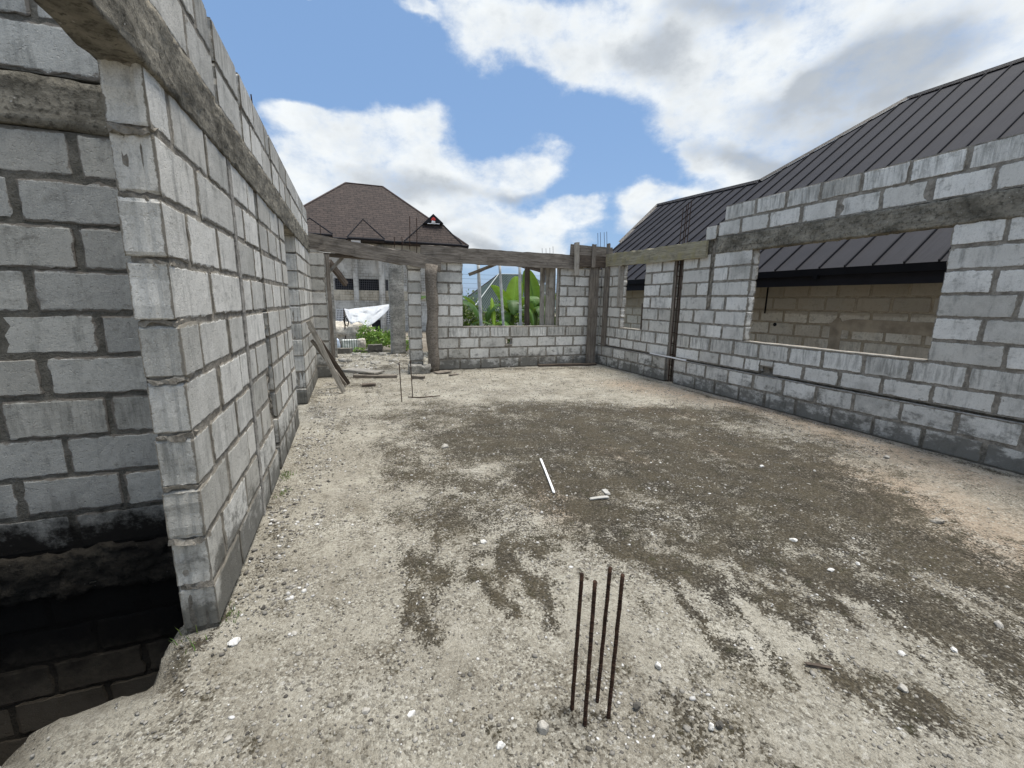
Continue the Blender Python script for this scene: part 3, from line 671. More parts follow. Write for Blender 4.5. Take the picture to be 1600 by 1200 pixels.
tag(W0.build('block_wall', [M_BLKD, M_MORD]), 'far side wall of the stairwell at the left', 'wall')
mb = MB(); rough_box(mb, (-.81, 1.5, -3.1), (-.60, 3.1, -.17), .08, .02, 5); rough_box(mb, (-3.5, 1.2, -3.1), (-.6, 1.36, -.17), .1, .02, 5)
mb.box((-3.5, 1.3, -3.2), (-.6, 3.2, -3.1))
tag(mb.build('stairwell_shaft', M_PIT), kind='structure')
# ---- right wall (seen face looks to -X); a runs along -Y from the far corner
W = Wall((XR, YF, 0), (0, -1, 0), (-1, 0, 0), 10.2, .15, 21, (8, 5))
A = lambda Y: YF-Y
BW = (A(5.0165), A(2.6828), 4*CR, ZB+.02); SW = (A(8.38), A(7.55), 4*CR+.01, 3.2); SLOT = (A(6.70), A(6.46), -1, 9); CHS = (A(5.83), A(5.74), 5.9*CR, 9)
RL = 10.4
opsR = [BW, SW, SLOT, CHS]
HR = (A(4.66), A(4.44), 2*CR, 2.55*CR)
for k in range(10):
    zc = (k+.5)*CR
    if k < 2: W.course(k, cut(0, RL, opsR, zc), proud=.030, tone=None)
    elif k == 2:
        W.course(k, cut(0, RL, opsR+[HR], zc), zlo=2*CR+.028, rag=.022); W.course(k, [HR[:2]], zlo=2.55*CR, rag=.05)
    else: W.course(k, cut(0, RL, opsR, zc))
W.core(0, A(6.70), 2*CR-.002, 2*CR+.03, .06, .011); W.core(A(6.46), RL, 2*CR-.002, 2*CR+.03, .06, .011)
ledge = MB(); fr = lambda p: W.P(p)
W.block(A(5.98), A(5.76), ZT-.02, ZT+.20, 0)
for k in range(2):
    z0 = ZT+k*CR; W.course(k, [(A(5.72)+.10*k, RL)], zlo=z0, zhi=z0+CR, half=.13+.23*k)
o_right = W.build('block_wall', [M_BLKL, M_MOR]); tag(o_right, 'pale block wall on the right with a wide window and a small one', 'wall')
mb = MB(); rough_box(mb, (A(5.72), -.158, ZB-.015), (RL, .008, ZT-.005), .022, .012, 15, fr); mb.build('ring_beam', M_BEAM, o_right, True)
mb = MB(); rough_box(mb, (0.02, -.13, ZB-.01), (A(5.86), -.03, ZT-.02), .08, .012, 5, fr); mb.build('unfinished_beam', M_BEAM, o_right, True)
mb = MB()
for (a, b) in ((0.05, A(6.72)), (A(6.44), RL)): rough_box(mb, (a, -.005, 2*CR-.012), (b, .030, 2*CR+.004), .05, .004, 9, fr)
mb.build('ledge', M_STRIP, o_right, True)
mb = MB(); rough_box(mb, (BW[0]+.02, -.149, 4*CR-.004), (BW[1]-.01, -.003, 4*CR+.014), .06, .004, 6, fr); mb.build('window_sill', M_WOODP, o_right, True)
mb = MB(); rough_box(mb, (SW[0]+.02, -.149, 4*CR-.004), (SW[1]-.01, -.003, 4*CR+.018), .06, .004, 6, fr); mb.build('window_sill', M_WOODP, o_right, True)
mb = MB(); rough_box(mb, (CHS[0]-.01, -.12, 5.9*CR), (CHS[1]+.01, -.035, ZT+.15), .03, .035, 9, fr); mb.build('rough_chase_fill', M_MOR, o_right, True)
mb = MB(); rough_box(mb, (HR[0]-.02, -.12, 2*CR), (HR[1]+.02, -.08, 2.9*CR), .04, .03, 9, fr); mb.build('broken_cavity', M_MOR, o_right, True)
# ---- far wall (faces -Y); a runs along +X
W = Wall((1.74, YF, 0), (1, 0, 0), (0, -1, 0), 4, .15, 33, (8, 4))
FL = XR-1.74
FW = (2.297-1.74, 4.64-1.74, 4*CR, 9); HF = (3.28-1.74, 3.46-1.74, 2.35*CR, 2.95*CR)
for k in range(10):
    zc = (k+.5)*CR
    if k == 2:
        W.course(k, cut(0, FL, [FW, (HF[0], HF[1], 0, 9)], zc), rag=.008); W.course(k, [HF[:2]], zlo=2.78*CR)
    elif k == 9: W.course(k, cut(0, FL, [FW], zc), zhi=ZB-.05)
    else: W.course(k, cut(0, FL, [FW], zc))
o_far = W.build('block_wall', [M_BLKL, M_MOR]); tag(o_far, 'grey block wall at the far end with a square window opening', 'wall')
fr = lambda p: W.P(p)
mb = MB(); rough_box(mb, (HF[0]-.01, -.149, 2*CR), (HF[1]+.01, -.004, 2*CR+.07), .03, .01, 9, fr); mb.build('mortar_patch', M_MOR, o_far, True)
mb = MB(); rough_box(mb, (FW[0]+.01, -.149, 4*CR-.004), (FW[1]-.01, -.003, 4*CR+.016), .06, .004, 6, fr); mb.build('window_sill', M_WOODP, o_far, True)
mb = MB(); rough_box(mb, (.02, -.12, ZB-.04), (FL-.02, -.04, ZB+.16), .08, .01, 6, fr); mb.build('ring_beam', M_BEAM, o_far, True)
# ---- door pier, left return
W = Wall((1.13, 9.16, 0), (1, 0, 0), (0, -1, 0), .3, .16, 41, (8, 4))
for k in range(10): W.course(k, [(0, .27)], half=.14 if k % 2 else .0, endj=.01, zhi=(ZB-.06 if k == 9 else None))
o = W.build('block_pier', [M_BLK, M_MOR]); tag(o, 'narrow block pier right of the doorway, beside the rough timber post', 'wall')
mb = MB(); rough_box(mb, (1.08, 8.86, -.01), (1.50, 9.10, .17), .04, .04, 6)
tag(mb.build('concrete_lump', M_COLC, None, True), 'rough concrete lump at the foot of the narrow door pier', 'rubble')
W = Wall((XL-.02, 8.93, 0), (1, 0, 0), (0, -1, 0), .3, .16, 43, (8, 4))
for k in range(10): W.course(k, [(0, .26)], half=.12 if k % 2 else .0, endj=.008)
tag(W.build('block_pier', [M_BLK, M_MOR]), 'block pier at the far end of the left wall', 'wall')
# concrete columns behind the doorway
def column(x0, x1, y, z1, label):
    mb = MB(); rough_box(mb, (x0, y, -.03), (x1, y+(x1-x0), z1), .09, .010, 3); o = mb.build('concrete_column', M_COLC, None, True)
    return tag(o, label, 'column', 'bare concrete columns behind the doorway')
column(1.03, 1.42, 12.35, 2.75, 'bare square concrete column standing in the right of the doorway')
column(-.62, -.38, 11.9, 2.7, 'slim bare concrete column standing in the left of the doorway')
# ================================================================== TIMBER
def B(name, label, cat, p0, p1, wd, th, mat, up=(0, 0, 1), group=None, **k):
    o = board(name, p0, p1, wd, th, mat, up, **k); tag(o, label, cat, group); return o
B('timber_beam', 'heavy weathered plank sloping down across the top of the doorway', 'beam', (-.66, 9.06, 2.56), (1.82, 9.06, 2.235), .27, .06, M_WOOD, wob=.012)
B('timber_board', 'dark board lying flat under the sloping doorway plank', 'board', (-.60, 9.22, 2.34), (1.15, 9.22, 2.30), .05, .30, M_WOODD)
B('timber_brace', 'short pale diagonal brace under the left end of the doorway plank', 'brace', yp(505, 434, 9.25), yp(536, 402, 9.25), .06, .04, M_WOODP)
B('timber_prop', 'dark fallen prop hanging diagonally in the top left of the doorway', 'prop', yp(513, 408, 9.8), yp(540, 443, 10.2), .12, .07, M_WOODD)
B('timber_post', 'pale plank standing against the block pier at the left of the doorway', 'post', (-.36, 8.90, .05), (-.36, 8.96, 2.32), .07, .04, M_WOOD, up=(1, 0, 0))
# rough round post
mb = MB(); mb.tube([(1.60+.02*math.sin(i*1.3), 9.06+.01*math.cos(i), -.02+i*.225) for i in range(11)], [.125+.010*math.sin(i*2.1) for i in range(11)], 5)
tag(mb.build('timber_post', M_WOOD, None, True), 'rough weathered timber post standing between the door pier and the far wall', 'post')
B('formwork_board', 'long grey board along the top of the far wall above the window', 'board', (1.42, 9.15, 2.455), (4.98, 9.15, 2.43), .32, .05, M_WOOD, wob=.008)
B('formwork_board', 'short upright board on the top of the far right corner', 'board', (4.84, 9.12, 2.70), (5.95, 9.12, 2.68), .25, .04, M_WOOD)
B('formwork_board', 'lower board across the far right corner under the short one', 'board', (4.95, 9.10, 2.46), (5.98, 9.08, 2.45), .26, .04, M_WOODD)
B('cleat', 'grey cleat nailed upright at the right end of the long far board', 'board', (4.98, 9.07, 2.14), (4.96, 9.07, 2.86), .12, .035, M_WOODP, up=(1, 0, 0), group='cleats holding the corner boards')
B('cleat', 'middle cleat on the corner boards, above the corner post', 'board', (5.42, 9.06, 2.33), (5.42, 9.06, 2.86), .10, .035, M_WOOD, up=(1, 0, 0), group='cleats holding the corner boards')
B('cleat', 'cleat where the corner boards meet the mossy board', 'board', (5.72, 8.92, 2.30), (5.72, 8.92, 2.84), .11, .035, M_WOOD, up=(0, 1, 0), group='cleats holding the corner boards')
B('corner_post', 'tall grey plank post standing in the far right corner', 'post', (5.50, 9.13, -.02), (5.50, 9.13, 2.34), .24, .05, M_WOOD, up=(1, 0, 0), wob=.008)
B('corner_post', 'narrower plank on the right wall beside the corner post, stopping above the floor', 'post', (5.73, 8.93, .48), (5.73, 8.93, 2.34), .16, .05, M_WOOD, up=(0, 1, 0))
B('formwork_board', 'pale mossy board along the top of the right wall beyond the wide window', 'board', (5.72, 8.98, 2.49), (5.72, 5.90, 2.43), .28, .05, M_WOODM, wob=.01)
B('formwork_board', 'grey plank fixed in the left jamb of the small window', 'board', (5.76, 8.40, 1.42), (5.76, 8.40, 2.33), .05, .13, M_WOODP, up=(0, 1, 0))
B('timber_strip', 'short dark strip standing on the small window sill at its right jamb', 'board', (5.80, 7.60, .96), (5.80, 7.60, 1.52), .05, .03, M_WOODD, up=(0, 1, 0))
# slot in the right wall with its formwork and bars
B('formwork_board', 'dark upright plank closing the back of the slot in the right wall', 'board', (5.87, 6.62, -.02), (5.87, 6.62, 2.33), .11, .03, M_WOOD, up=(0, 1, 0))
B('formwork_board', 'grey upright plank inside the left of the wall slot', 'board', (5.80, 6.68, .02), (5.80, 6.68, 2.33), .07, .03, M_WOOD, up=(0, 1, 0))
cage = empty('column_cage', (5.80, 6.58, 0)); tag(cage, 'rusty reinforcement cage rising out of the slot in the right wall', 'rebar')
for i, (dx, dy, h) in enumerate(((-.02, -.07, 3.30), (-.02, .055, 3.22), (.05, -.06, 3.34), (.05, .05, 3.28))):
    mb = MB(); mb.tube([(dx, dy, -.03), (dx+.004, dy, 1.2), (dx-.006, dy+.004, 2.3), (dx+.01, dy-.006, h)], .0075, 6); mb.build('bar', M_RUST, cage)
for i in range(11):
    z = .12+i*.21; mb = MB(); mb.tube([(-.03, -.08, z), (-.03, .065, z+.01), (.06, .06, z), (.06, -.07, z-.01), (-.03, -.08, z)], .005, 5); mb.build('stirrup', M_RUST, cage)
# window poles
G = 'poles standing behind the far window'
def pole(x0, x1, y, z0, z1, r, mat, label):
    mb = MB(); n = 9; mb.tube([(x0+(x1-x0)*i/n, y, z0+(z1-z0)*i/n) for i in range(n+1)], [r*(1+(.12 if i % 2 else -.02)) for i in range(n+1)], 10)
    return tag(mb.build('bamboo_pole', mat, None, True), label, 'pole', G)
pole(2.88, 2.76, 9.62, -.02, 2.42, .036, M_BAMB, 'whitish pole nearest the left jamb of the far window')
pole(3.46, 3.27, 9.62, -.02, 2.42, .030, M_BAMB, 'whitish pole in the middle of the far window')
pole(3.86, 3.77, 9.62, -.02, 2.42, .032, M_BAMB, 'whitish pole just left of the brown post in the far window')
B('timber_post', 'brown round-edged post standing in the right half of the far window', 'post', (4.01, 9.60, -.02), (3.96, 9.60, 2.42), .10, .09, M_WOODD, up=(1, 0, 0))
B('timber_post', 'pale plank upright in the far window beside the brown post', 'post', (yp(848, 460, 9.45).x, 9.45, .94), (yp(847, 460, 9.45).x, 9.45, 2.40), .11, .04, M_WOODP, up=(1, 0, 0))
B('timber_post', 'wide grey plank upright at the right of the far window', 'post', (yp(860, 460, 9.40).x, 9.40, .94), (yp(859, 460, 9.40).x, 9.40, 2.40), .24, .05, M_WOODP, up=(1, 0, 0))
B('timber_strip', 'thin upright strip against the right jamb of the far window', 'board', (4.61, 9.26, .95), (4.61, 9.26, 2.38), .05, .03, M_WOODP, up=(1, 0, 0))
B('timber_strip', 'short broken strip hanging at the top of the wide grey window plank', 'board', (4.46, 9.32, 1.86), (4.49, 9.30, 2.36), .12, .04, M_WOODP, up=(1, 0, 0))
B('timber_strip', 'short strip hanging at the top of the pale window plank', 'board', (4.30, 9.38, 1.95), (4.30, 9.38, 2.36), .06, .03, M_WOOD, up=(1, 0, 0))
B('timber_strip', 'stick slanting across the top left of the far window', 'board', yp(733, 429, 9.45), yp(774, 413, 9.45), .07, .05, M_WOOD)
B('timber_strip', 'board slanting behind the top right of the far window', 'board', yp(812, 413, 9.8), yp(846, 422, 9.8), .12, .05, M_WOODD)
# ---- loose timber on the floor
B('leaning_plank', 'pale plank leaning on the left wall just past its doorway', 'plank', Vector(xp(481, 500, XL+.03)), gp(537, 613, .02), .075, .035, M_WOODP, up=(1, 0, .3))
B('leaning_plank', 'darker plank leaning behind the pale one at the left wall', 'plank', Vector(xp(484, 510, XL+.03)), gp(545, 600, .03), .07, .03, M_WOODD, up=(1, 0, .3))
B('leaning_plank', 'thin strip leaning between the other planks at the left wall', 'plank', Vector(xp(486, 530, XL+.03)), gp(541, 603, .02), .05, .03, M_WOOD, up=(1, 0, .3))
B('floor_board', 'flat pale board lying in the doorway, the farthest of the loose boards', 'board', gp(541, 577, .03), gp(592, 582, .04), .04, .30, M_WOODP)
B('floor_board', 'straight dark batten lying across the doorway floor', 'board', gp(553, 588, .03), gp(620, 588, .03), .06, .09, M_WOOD)
B('floor_board', 'small dark piece of wood nearest of those in the doorway', 'board', gp(566, 602, .02), gp(587, 601, .02), .04, .12, M_WOODD)
B('floor_board', 'short round-edged piece of wood lying at the foot of the door pier', 'board', gp(644, 589, .03), gp(664, 590, .03), .06, .09, M_WOOD)
B('floor_board', 'small grey board lying before the far wall near the timber post', 'board', gp(680, 583, .02), gp(702, 580, .03), .03, .20, M_WOOD)
B('floor_board', 'long dark board lying at the foot of the far wall near the corner', 'board', gp(841, 571, .025), gp(931, 569, .03), .05, .12, M_WOODD)
B('floor_board', 'flat pale offcut beside the left pair of upright bars, toward the far wall', 'board', gp(702, 586, .02), gp(716, 584, .02), .02, .08, M_WOOD)
B('wood_splinter', 'reddish brown split stick lying in the right foreground', 'stick', gp(1252, 1036, .008), gp(1308, 1047, .008), .010, .014, M_WOODD, wob=.003, seg=.02)
# white stick, pvc strip
B('white_stick', 'white square stick lying alone in the middle of the floor', 'stick', gp(845, 718, .012), gp(866, 771, .012), .014, .018, M_WHITE, wob=.001)
B('white_chip', 'small white chip lying right of the white stick', 'stick', gp(942, 764, .01), gp(950, 772, .01), .012, .04, M_PIPE, wob=.001)
B('white_chip', 'thin pale chip lying flat in front of the small white one', 'stick', gp(925, 779, .01), gp(953, 776, .01), .008, .03, M_PIPE, wob=.001)
B('white_batten', 'thin white batten resting on the ledge across the slot of the right wall', 'batten', Vector((5.68, A(0)-YF+7.10, .515)), Vector((5.68, 6.10, .50)), .022, .022, M_WHITE, wob=.001)
# ---- starter bars
def bar(p, q, label, group, r=.0070):
    p = Vector(p); q = Vector(q); mb = MB(); n = 14
    pts = [p.lerp(q, i/n)+Vector((.0015*math.sin(i*1.7+p.x*9), .0015*math.cos(i*2.1), 0)) for i in range(n+1)]; mb.tube(pts, [r*(1.0 if i % 2 else .9) for i in range(n+1)], 8)
    for i in range(56):       # rolled ribs of the bar
        c = p.lerp(q, (i+.5)/56); d = (q-p).normalized()*.0018
        mb.tube([c-d, c+d], r*1.10, 8)
    tag(mb.build('rebar', M_RUST, None, True), label, 'rebar', group)
GN = 'four rusty starter bars in the near floor'
bar((.70, 1.17, -.03), (.715, 1.17, .573), 'leftmost of the four rusty bars standing in the near floor', GN)
bar((.715, 1.10, -.03), (.728, 1.105, .585), 'nearest of the four near rusty bars, second from the left', GN)
bar((.810, 1.17, -.03), (.828, 1.165, .575), 'tallest looking of the four near rusty bars, third from the left', GN)
bar((.815, 1.10, -.03), (.835, 1.10, .588), 'rightmost of the four rusty bars standing in the near floor', GN)
GF = 'pair of rusty bars farther back in the floor'
bar((.65, 6.42, -.03), (.63, 6.42, .60), 'left one of the distant pair of rusty bars before the doorway', GF)
bar((.84, 6.62, -.03), (.82, 6.62, .60), 'right one of the distant pair of rusty bars before the doorway', GF)
mb = MB(); mb.tube([(.76, 6.60, .03), (.95, 6.58, .015), (1.25, 6.54, .03)], .009, 6); tag(mb.build('rebar', M_RUST, None, True), 'short bent bar lying at the foot of the distant pair', 'rebar')
for (u, v, y, lab) in ((640, 375, 9.3, 'a'), (652, 375, 9.3, 'b')): pass
def thinrods(name, label, pts, r=.006):
    e = empty(name, pts[0][0]); tag(e, label, 'rebar')
    for (a, b) in pts:
        mb = MB(); a = Vector(a)-Vector(pts[0][0]); b = Vector(b)-Vector(pts[0][0]); mb.tube([a, a.lerp(b, .5)+Vector((.006, 0, 0)), b], r, 5); mb.build('bar', M_RUST, e)
thinrods('starter_bars', 'rusty bars sticking up from the door pier in front of the brown roof', [(yp(628, 392, 9.2), yp(628, 370, 9.2)), (yp(616, 388, 9.2), yp(616, 370, 9.2)), (yp(640, 390, 9.2), yp(640, 338, 9.2)), (yp(651, 398, 9.2), yp(651, 340, 9.2))], .008)
thinrods('starter_bars', 'thin bars sticking up behind the top of the far right corner', [(yp(934, 392, 9.9), yp(934, 364, 9.9)), (yp(938, 392, 9.9), yp(938, 363, 9.9)), (yp(944, 392, 9.9), yp(944, 363, 9.9)), (yp(948, 392, 9.9), yp(948, 362, 9.9))], .006)
thinrods('starter_bars', 'far thin bars showing above the long far board', [(yp(847, 402, 14), yp(847, 388, 14)), (yp(853, 402, 14), yp(853, 388, 14)), (yp(859, 402, 14), yp(859, 387, 14)), (yp(864, 402, 14), yp(864, 385, 14))], .007)
thinrods('starter_bars', 'two thin bars sticking up from the top of the left wall', [((-.72, 4.72, 2.95), (-.72, 4.72, 3.27)), ((-.72, 4.60, 2.95), (-.72, 4.60, 3.16))], .006)
thinrods('starter_bars', 'single thin bar standing at the left end of the doorway plank', [(yp(501, 372, 9.3), yp(500, 352, 9.3))], .006)
# ================================================================== STONES
ico = [Vector(v).normalized() for v in [(-1, 1.618, 0), (1, 1.618, 0), (-1, -1.618, 0), (1, -1.618, 0), (0, -1, 1.618), (0, 1, 1.618), (0, -1, -1.618), (0, 1, -1.618), (1.618, 0, -1), (1.618, 0, 1), (-1.618, 0, -1), (-1.618, 0, 1)]]
icf = np.array([(0, 11, 5), (0, 5, 1), (0, 1, 7), (0, 7, 10), (0, 10, 11), (1, 5, 9), (5, 11, 4), (11, 10, 2), (10, 7, 6), (7, 1, 8), (3, 9, 4), (3, 4, 2), (3, 2, 6), (3, 6, 8), (3, 8, 9), (4, 9, 5), (2, 4, 11), (6, 2, 10), (8, 6, 7), (9, 8, 1)])
icv = np.array([tuple(v) for v in ico])
def pebbles(P, S, Cc, name, label):
    n = len(P); V = np.repeat(icv[None], n, 0)*(1+rng.uniform(-.28, .28, (n, 12, 1)))
    sc3 = np.stack([rng.uniform(.7, 1.3, n), rng.uniform(.6, 1.1, n), rng.uniform(.35, .75, n)], 1); V = V*sc3[:, None, :]*S[:, None, None]
    a = rng.uniform(0, 6.283, n); ca, sa = np.cos(a)[:, None], np.sin(a)[:, None]
    X = V[:, :, 0]*ca-V[:, :, 1]*sa; Y = V[:, :, 0]*sa+V[:, :, 1]*ca
    V = np.stack([X+P[:, 0:1], Y+P[:, 1:2], V[:, :, 2]+P[:, 2:3]], 2).reshape(-1, 3)
    F = (icf[None]+(np.arange(n)*12)[:, None, None]).reshape(-1, 3)
    me = bpy.data.meshes.new(name); me.vertices.add(len(V)); me.vertices.foreach_set('co', V.astype('f').ravel())
    me.loops.add(F.size); me.loops.foreach_set('vertex_index', F.astype('i').ravel()); me.polygons.add(len(F)); me.polygons.foreach_set('loop_start', np.arange(0, F.size, 3, dtype='i'))
    me.update(calc_edges=True); at = me.color_attributes.new('c', 'FLOAT_COLOR', 'POINT'); c4 = np.ones((n, 12, 4), 'f'); c4[:, :, :3] = Cc[:, None, :]; at.data.foreach_set('color', c4.ravel())
    me.materials.append(M_STONE); o = link(bpy.data.objects.new(name, me)); tag(o, label, 'gravel', kind='stuff'); return o
def scatter(n, x0, x1, y0, y1, smin, smax, power=2.2, white=.06):
    P = np.column_stack([rng.uniform(x0, x1, n), rng.uniform(y0, y1, n)]); cl = np.array([mn.fractal(Vector((p[0]*2.5, p[1]*2.5, 5)), .6, 2.1, 3) for p in P])
    s_, _ = hole_sd(P); keep = (s_ < -.05) & (rng.uniform(-.6, .5, n) < cl*1.3+.15) & ~((P[:, 0] < XL+.02) & (P[:, 0] > XL-TL-.02) & (P[:, 1] > YN-.02))
    P = P[keep]; n = len(P); S = smin+(smax-smin)*rng.uniform(0, 1, n)**power
    Z = np.array([floor_z(*p) for p in P])+S*.15; k = rng.uniform(0, 1, n)
    C = np.empty((n, 3)); g = rng.uniform(.14, .40, n); C[:] = g[:, None]*np.array([1, .95, .85]); wmask = k < white; C[wmask] = (rng.uniform(.45, .68, wmask.sum())[:, None])*np.array([1, .985, .95]); dm = k > .72; C[dm] = rng.uniform(.05, .16, dm.sum())[:, None]*np.array([1, .93, .82])
    return np.column_stack([P, Z]), S, C
a = scatter(26000, -1.3, 3.6, .55, 2.9, .0014, .0085, 3.4); b = scatter(26000, -.6, 5.7, 2.5, 9.2, .003, .014, 3.2); c = scatter(3500, -.7, 5.4, .6, 9.0, .006, .014, 3.0, .14); d = scatter(4500, -1.5, 3.5, 9.2, 12.8, .006, .032, 3.0, .2)
f_ = scatter(500, .58, .95, .98, 1.28, .002, .010, 2.5, .15)
e = scatter(3500, -.64, -.25, 2.1, 8.5, .003, .016, 2.5, .2)
pebbles(*[np.concatenate(t) for t in zip(a, b, c, d, e, f_)], 'gravel', 'loose gravel and grit strewn over the rough floor')
def stone(u, v, s, c, label, flat=.7):
    p = gp(u, v, .0); V = []; F = []
    r = random.Random(int(u*7+v)); import bmesh
    bm = bmesh.new(); bmesh.ops.create_icosphere(bm, subdivisions=3, radius=1)
    sx, sy = r.uniform(.85, 1.25), r.uniform(.65, .95); off = Vector((u*.1, v*.1, 3))
    for vt in bm.verts:
        q = vt.co.copy(); k = 1+.28*mn.noise(q*1.6+off)+.10*mn.noise(q*4+off); q = q*k
        for nn in range(4):
            dr = Vector((math.sin(nn*2.1+u), math.cos(nn*1.7+v), .5*math.sin(nn*3.3+u))).normalized(); dd = q.dot(dr)
            if dd > .72: q -= dr*(dd-.72)*.85
        vt.co = Vector((q.x*sx, q.y*sy, q.z*flat))*s
    me = bpy.data.meshes.new('stone'); bm.to_mesh(me); bm.free(); at = me.color_attributes.new('c', 'FLOAT_COLOR', 'POINT'); at.data.foreach_set('color', list((*c, 1))*len(me.vertices)); me.materials.append(M_STONE)
    o = link(bpy.data.objects.new('stone', me)); o.location = (p.x, p.y, s*flat*.55); o.rotation_euler = (r.uniform(-.2, .2), r.uniform(-.2, .2), r.uniform(0, 6)); tag(o, label, 'stone', 'larger loose stones on the floor')
WH = (.66, .65, .62); GR = (.42, .40, .36); DKS = (.09, .085, .075)
for (u, v, s, c, lab, fl) in [(366, 1005, .024, WH, 'white oval stone by the corner of the left wall', .6), (848, 1142, .026, GR, 'rough grey stone just left of the foot of the near bars', .9), (783, 1168, .017, WH, 'white stone left of and below the grey one near the bars', .8), (1028, 1042, .017, WH, 'bright white stone right of the four near bars', .8),
     (1410, 1078, .022, GR, 'grey stone near the right edge of the foreground', .6), (1560, 978, .026, GR, 'long grey stone among the moss at the right edge', .55), (1190, 730, .022, WH, 'white stone alone in the dark patch before the right wall', .7), (1408, 1022, .016, WH, 'pale stone above the grey one in the right foreground', .6),
     (995, 1105, .017, DKS, 'dark stone just right of the foot of the near bars', .8), (1124, 1135, .014, DKS, 'small black stone right of the bars at the bottom', .9), (1111, 1138, .014, WH, 'small white stone touching the black one', .9), (1490, 1017, .018, WH, 'white pebble between the two right-hand grey stones', .6),
     (755, 848, .022, WH, 'pale stone on the brown streak left of the middle', .6), (741, 852, .016, GR, 'small grey stone beside the pale one on the brown streak', .6), (572, 1115, .016, GR, 'round grey stone in the lower left foreground', .9), (643, 1118, .014, WH, 'white pebble right of the round grey one, lower left', .8),
     (695, 700, .035, GR, 'grey stone in the dark patch toward the left wall', .8), (1298, 892, .018, WH, 'white pebble in the moss right of the middle', .6), (1340, 882, .016, WH, 'white pebble farther along the moss band', .6), (986, 642+60, .02, DKS, 'dark lump in the wide dark patch', .6), (460, 990, .016, GR, 'flat grey pebble out from the left wall corner', .4), (663, 665-10, .02, WH, 'white pebble beyond the dark patch toward the bars', .8), (1240, 845, .02, WH, 'white pebble at the front of the dark patch', .5), (1385, 680+35, .03, GR, 'grey lump on the tan strip before the right wall', .5)]:
    stone(u, v, s, c, lab, fl)
# crumpled wood chip right
mb = MB(); p = gp(1466, 812, .02); rough_box(mb, (p.x-.045, p.y-.02, -.01), (p.x+.045, p.y+.025, .018), .01, .018, 16)
tag(mb.build('mortar_lump', M_WOODP, None, True), 'crumbled pale lump on the tan floor at the right', 'rubble')
# ================================================================== RIGHT NEIGHBOUR: beige house with dark seamed roof
ra, rq, rze = -.06508915, .62595346, 2.09705257
Tn = Vector((math.sin(ra), math.cos(ra), 0)); Nn = Vector((math.cos(ra), -math.sin(ra), 0)); Un = Nn*math.cos(rq)+Vector((0, 0, math.sin(rq)))
E0 = Vector((7.4, 0, rze)); NR = Tn.cross(Un).normalized(); NR = NR if NR.z > 0 else -NR
hs = empty('neighbour_house', (7.9, 4, -.2)); tag(hs, 'beige block house with dark seamed metal roof beyond the right wall', 'house')
def child(o, par):
    o.parent = par; bpy.context.view_layer.update(); o.matrix_parent_inverse = par.matrix_world.inverted(); return o
bpy.context.view_layer.update()
def RP(s, u, h=0.0): return E0+Tn*s+Un*u+NR*h
outl = [(-6, 0), (12.15, 0), (12.45, 2.3), (13.08, 4.86), (8.95, 4.55), (7.05, 7.48), (-6, 7.30)]
def top_u(s):
    pts = [(-6, 7.30), (7.05, 7.48), (8.95, 4.55), (13.08, 4.86)]
    for (a, b), (c, d) in zip(pts, pts[1:]):
        if a <= s <= c: return b+(d-b)*(s-a)/(c-a)
    return 4.86
def bot_u(s):
    return 0 if s <= 12.15 else ((s-12.15)/.3*2.3 if s < 12.45 else 2.3+(s-12.45)/.63*2.56)
V = [RP(*p) for p in outl]; n = len(V); Vb = [RP(p[0], p[1], -.04) for p in outl]
# back slopes
rl = []
for (s, u) in [(13.08, 4.86), (8.95, 4.55), (7.05, 7.48), (-6, 7.30)]:
    rp = RP(s, u); bk = rp+Nn*(rp.z-rze)/math.tan(rq); bk.z = rze; rl.append(bk)
VV = V+Vb+rl; F = [tuple(range(n)), tuple(reversed(range(n, 2*n)))]+[(i, n+i, n+(i+1) % n, (i+1) % n) for i in range(n)]
b = 2*n; F += [(4, 3, b, b+1), (5, 4, b+1, b+2), (6, 5, b+2, b+3), (1, 2, 3, b)]
mr = mk('roof', VV, F, M_ROOF); child(mr, hs)
# bring the object axes along the slope so the streaks of the metal run down it
mb = MB(); s = 5.97-.02; d_ = .3677; k = -40
for k in range(-22, 40):
    s = 6.00-k*d_
    if s > 13.0 or s < -5.9: continue
    u0, u1 = bot_u(s), top_u(s)-.02
    if u1-u0 < .1: continue
    q = [RP(s+o, u, h) for u in (u0, u1) for (o, h) in ((-.011, .002), (-.008, .034), (.008, .034), (.011, .002))]
    mb.add(q, [(0, 1, 5, 4), (1, 2, 6, 5), (2, 3, 7, 6), (0, 3, 2, 1), (4, 5, 6, 7)])
seams = mb.build('standing_seams', M_FASC); child(seams, mr)
mb = MB()
rid = [(-6, 7.30), (7.05, 7.48), (8.95, 4.55), (13.08, 4.86), (12.45, 2.3)]
for (a, b2) in zip(rid, rid[1:]):
    p, q = RP(*a, .02), RP(*b2, .02); dd = (q-p).normalized(); sd1 = dd.cross(NR).normalized()
    if sd1.dot(Un) > 0: sd1 = -sd1
    vs = [p+sd1*.09+NR*.012, p+NR*.05, p-sd1*.10-Vector((0, 0, .05)), q+sd1*.09+NR*.012, q+NR*.05, q-sd1*.10-Vector((0, 0, .05))]
    mb.add(vs, [(0, 1, 4, 3), (1, 2, 5, 4), (3, 4, 1, 0), (4, 5, 2, 1)])
child(mb.build('ridge_cap', M_RIDGE), mr)
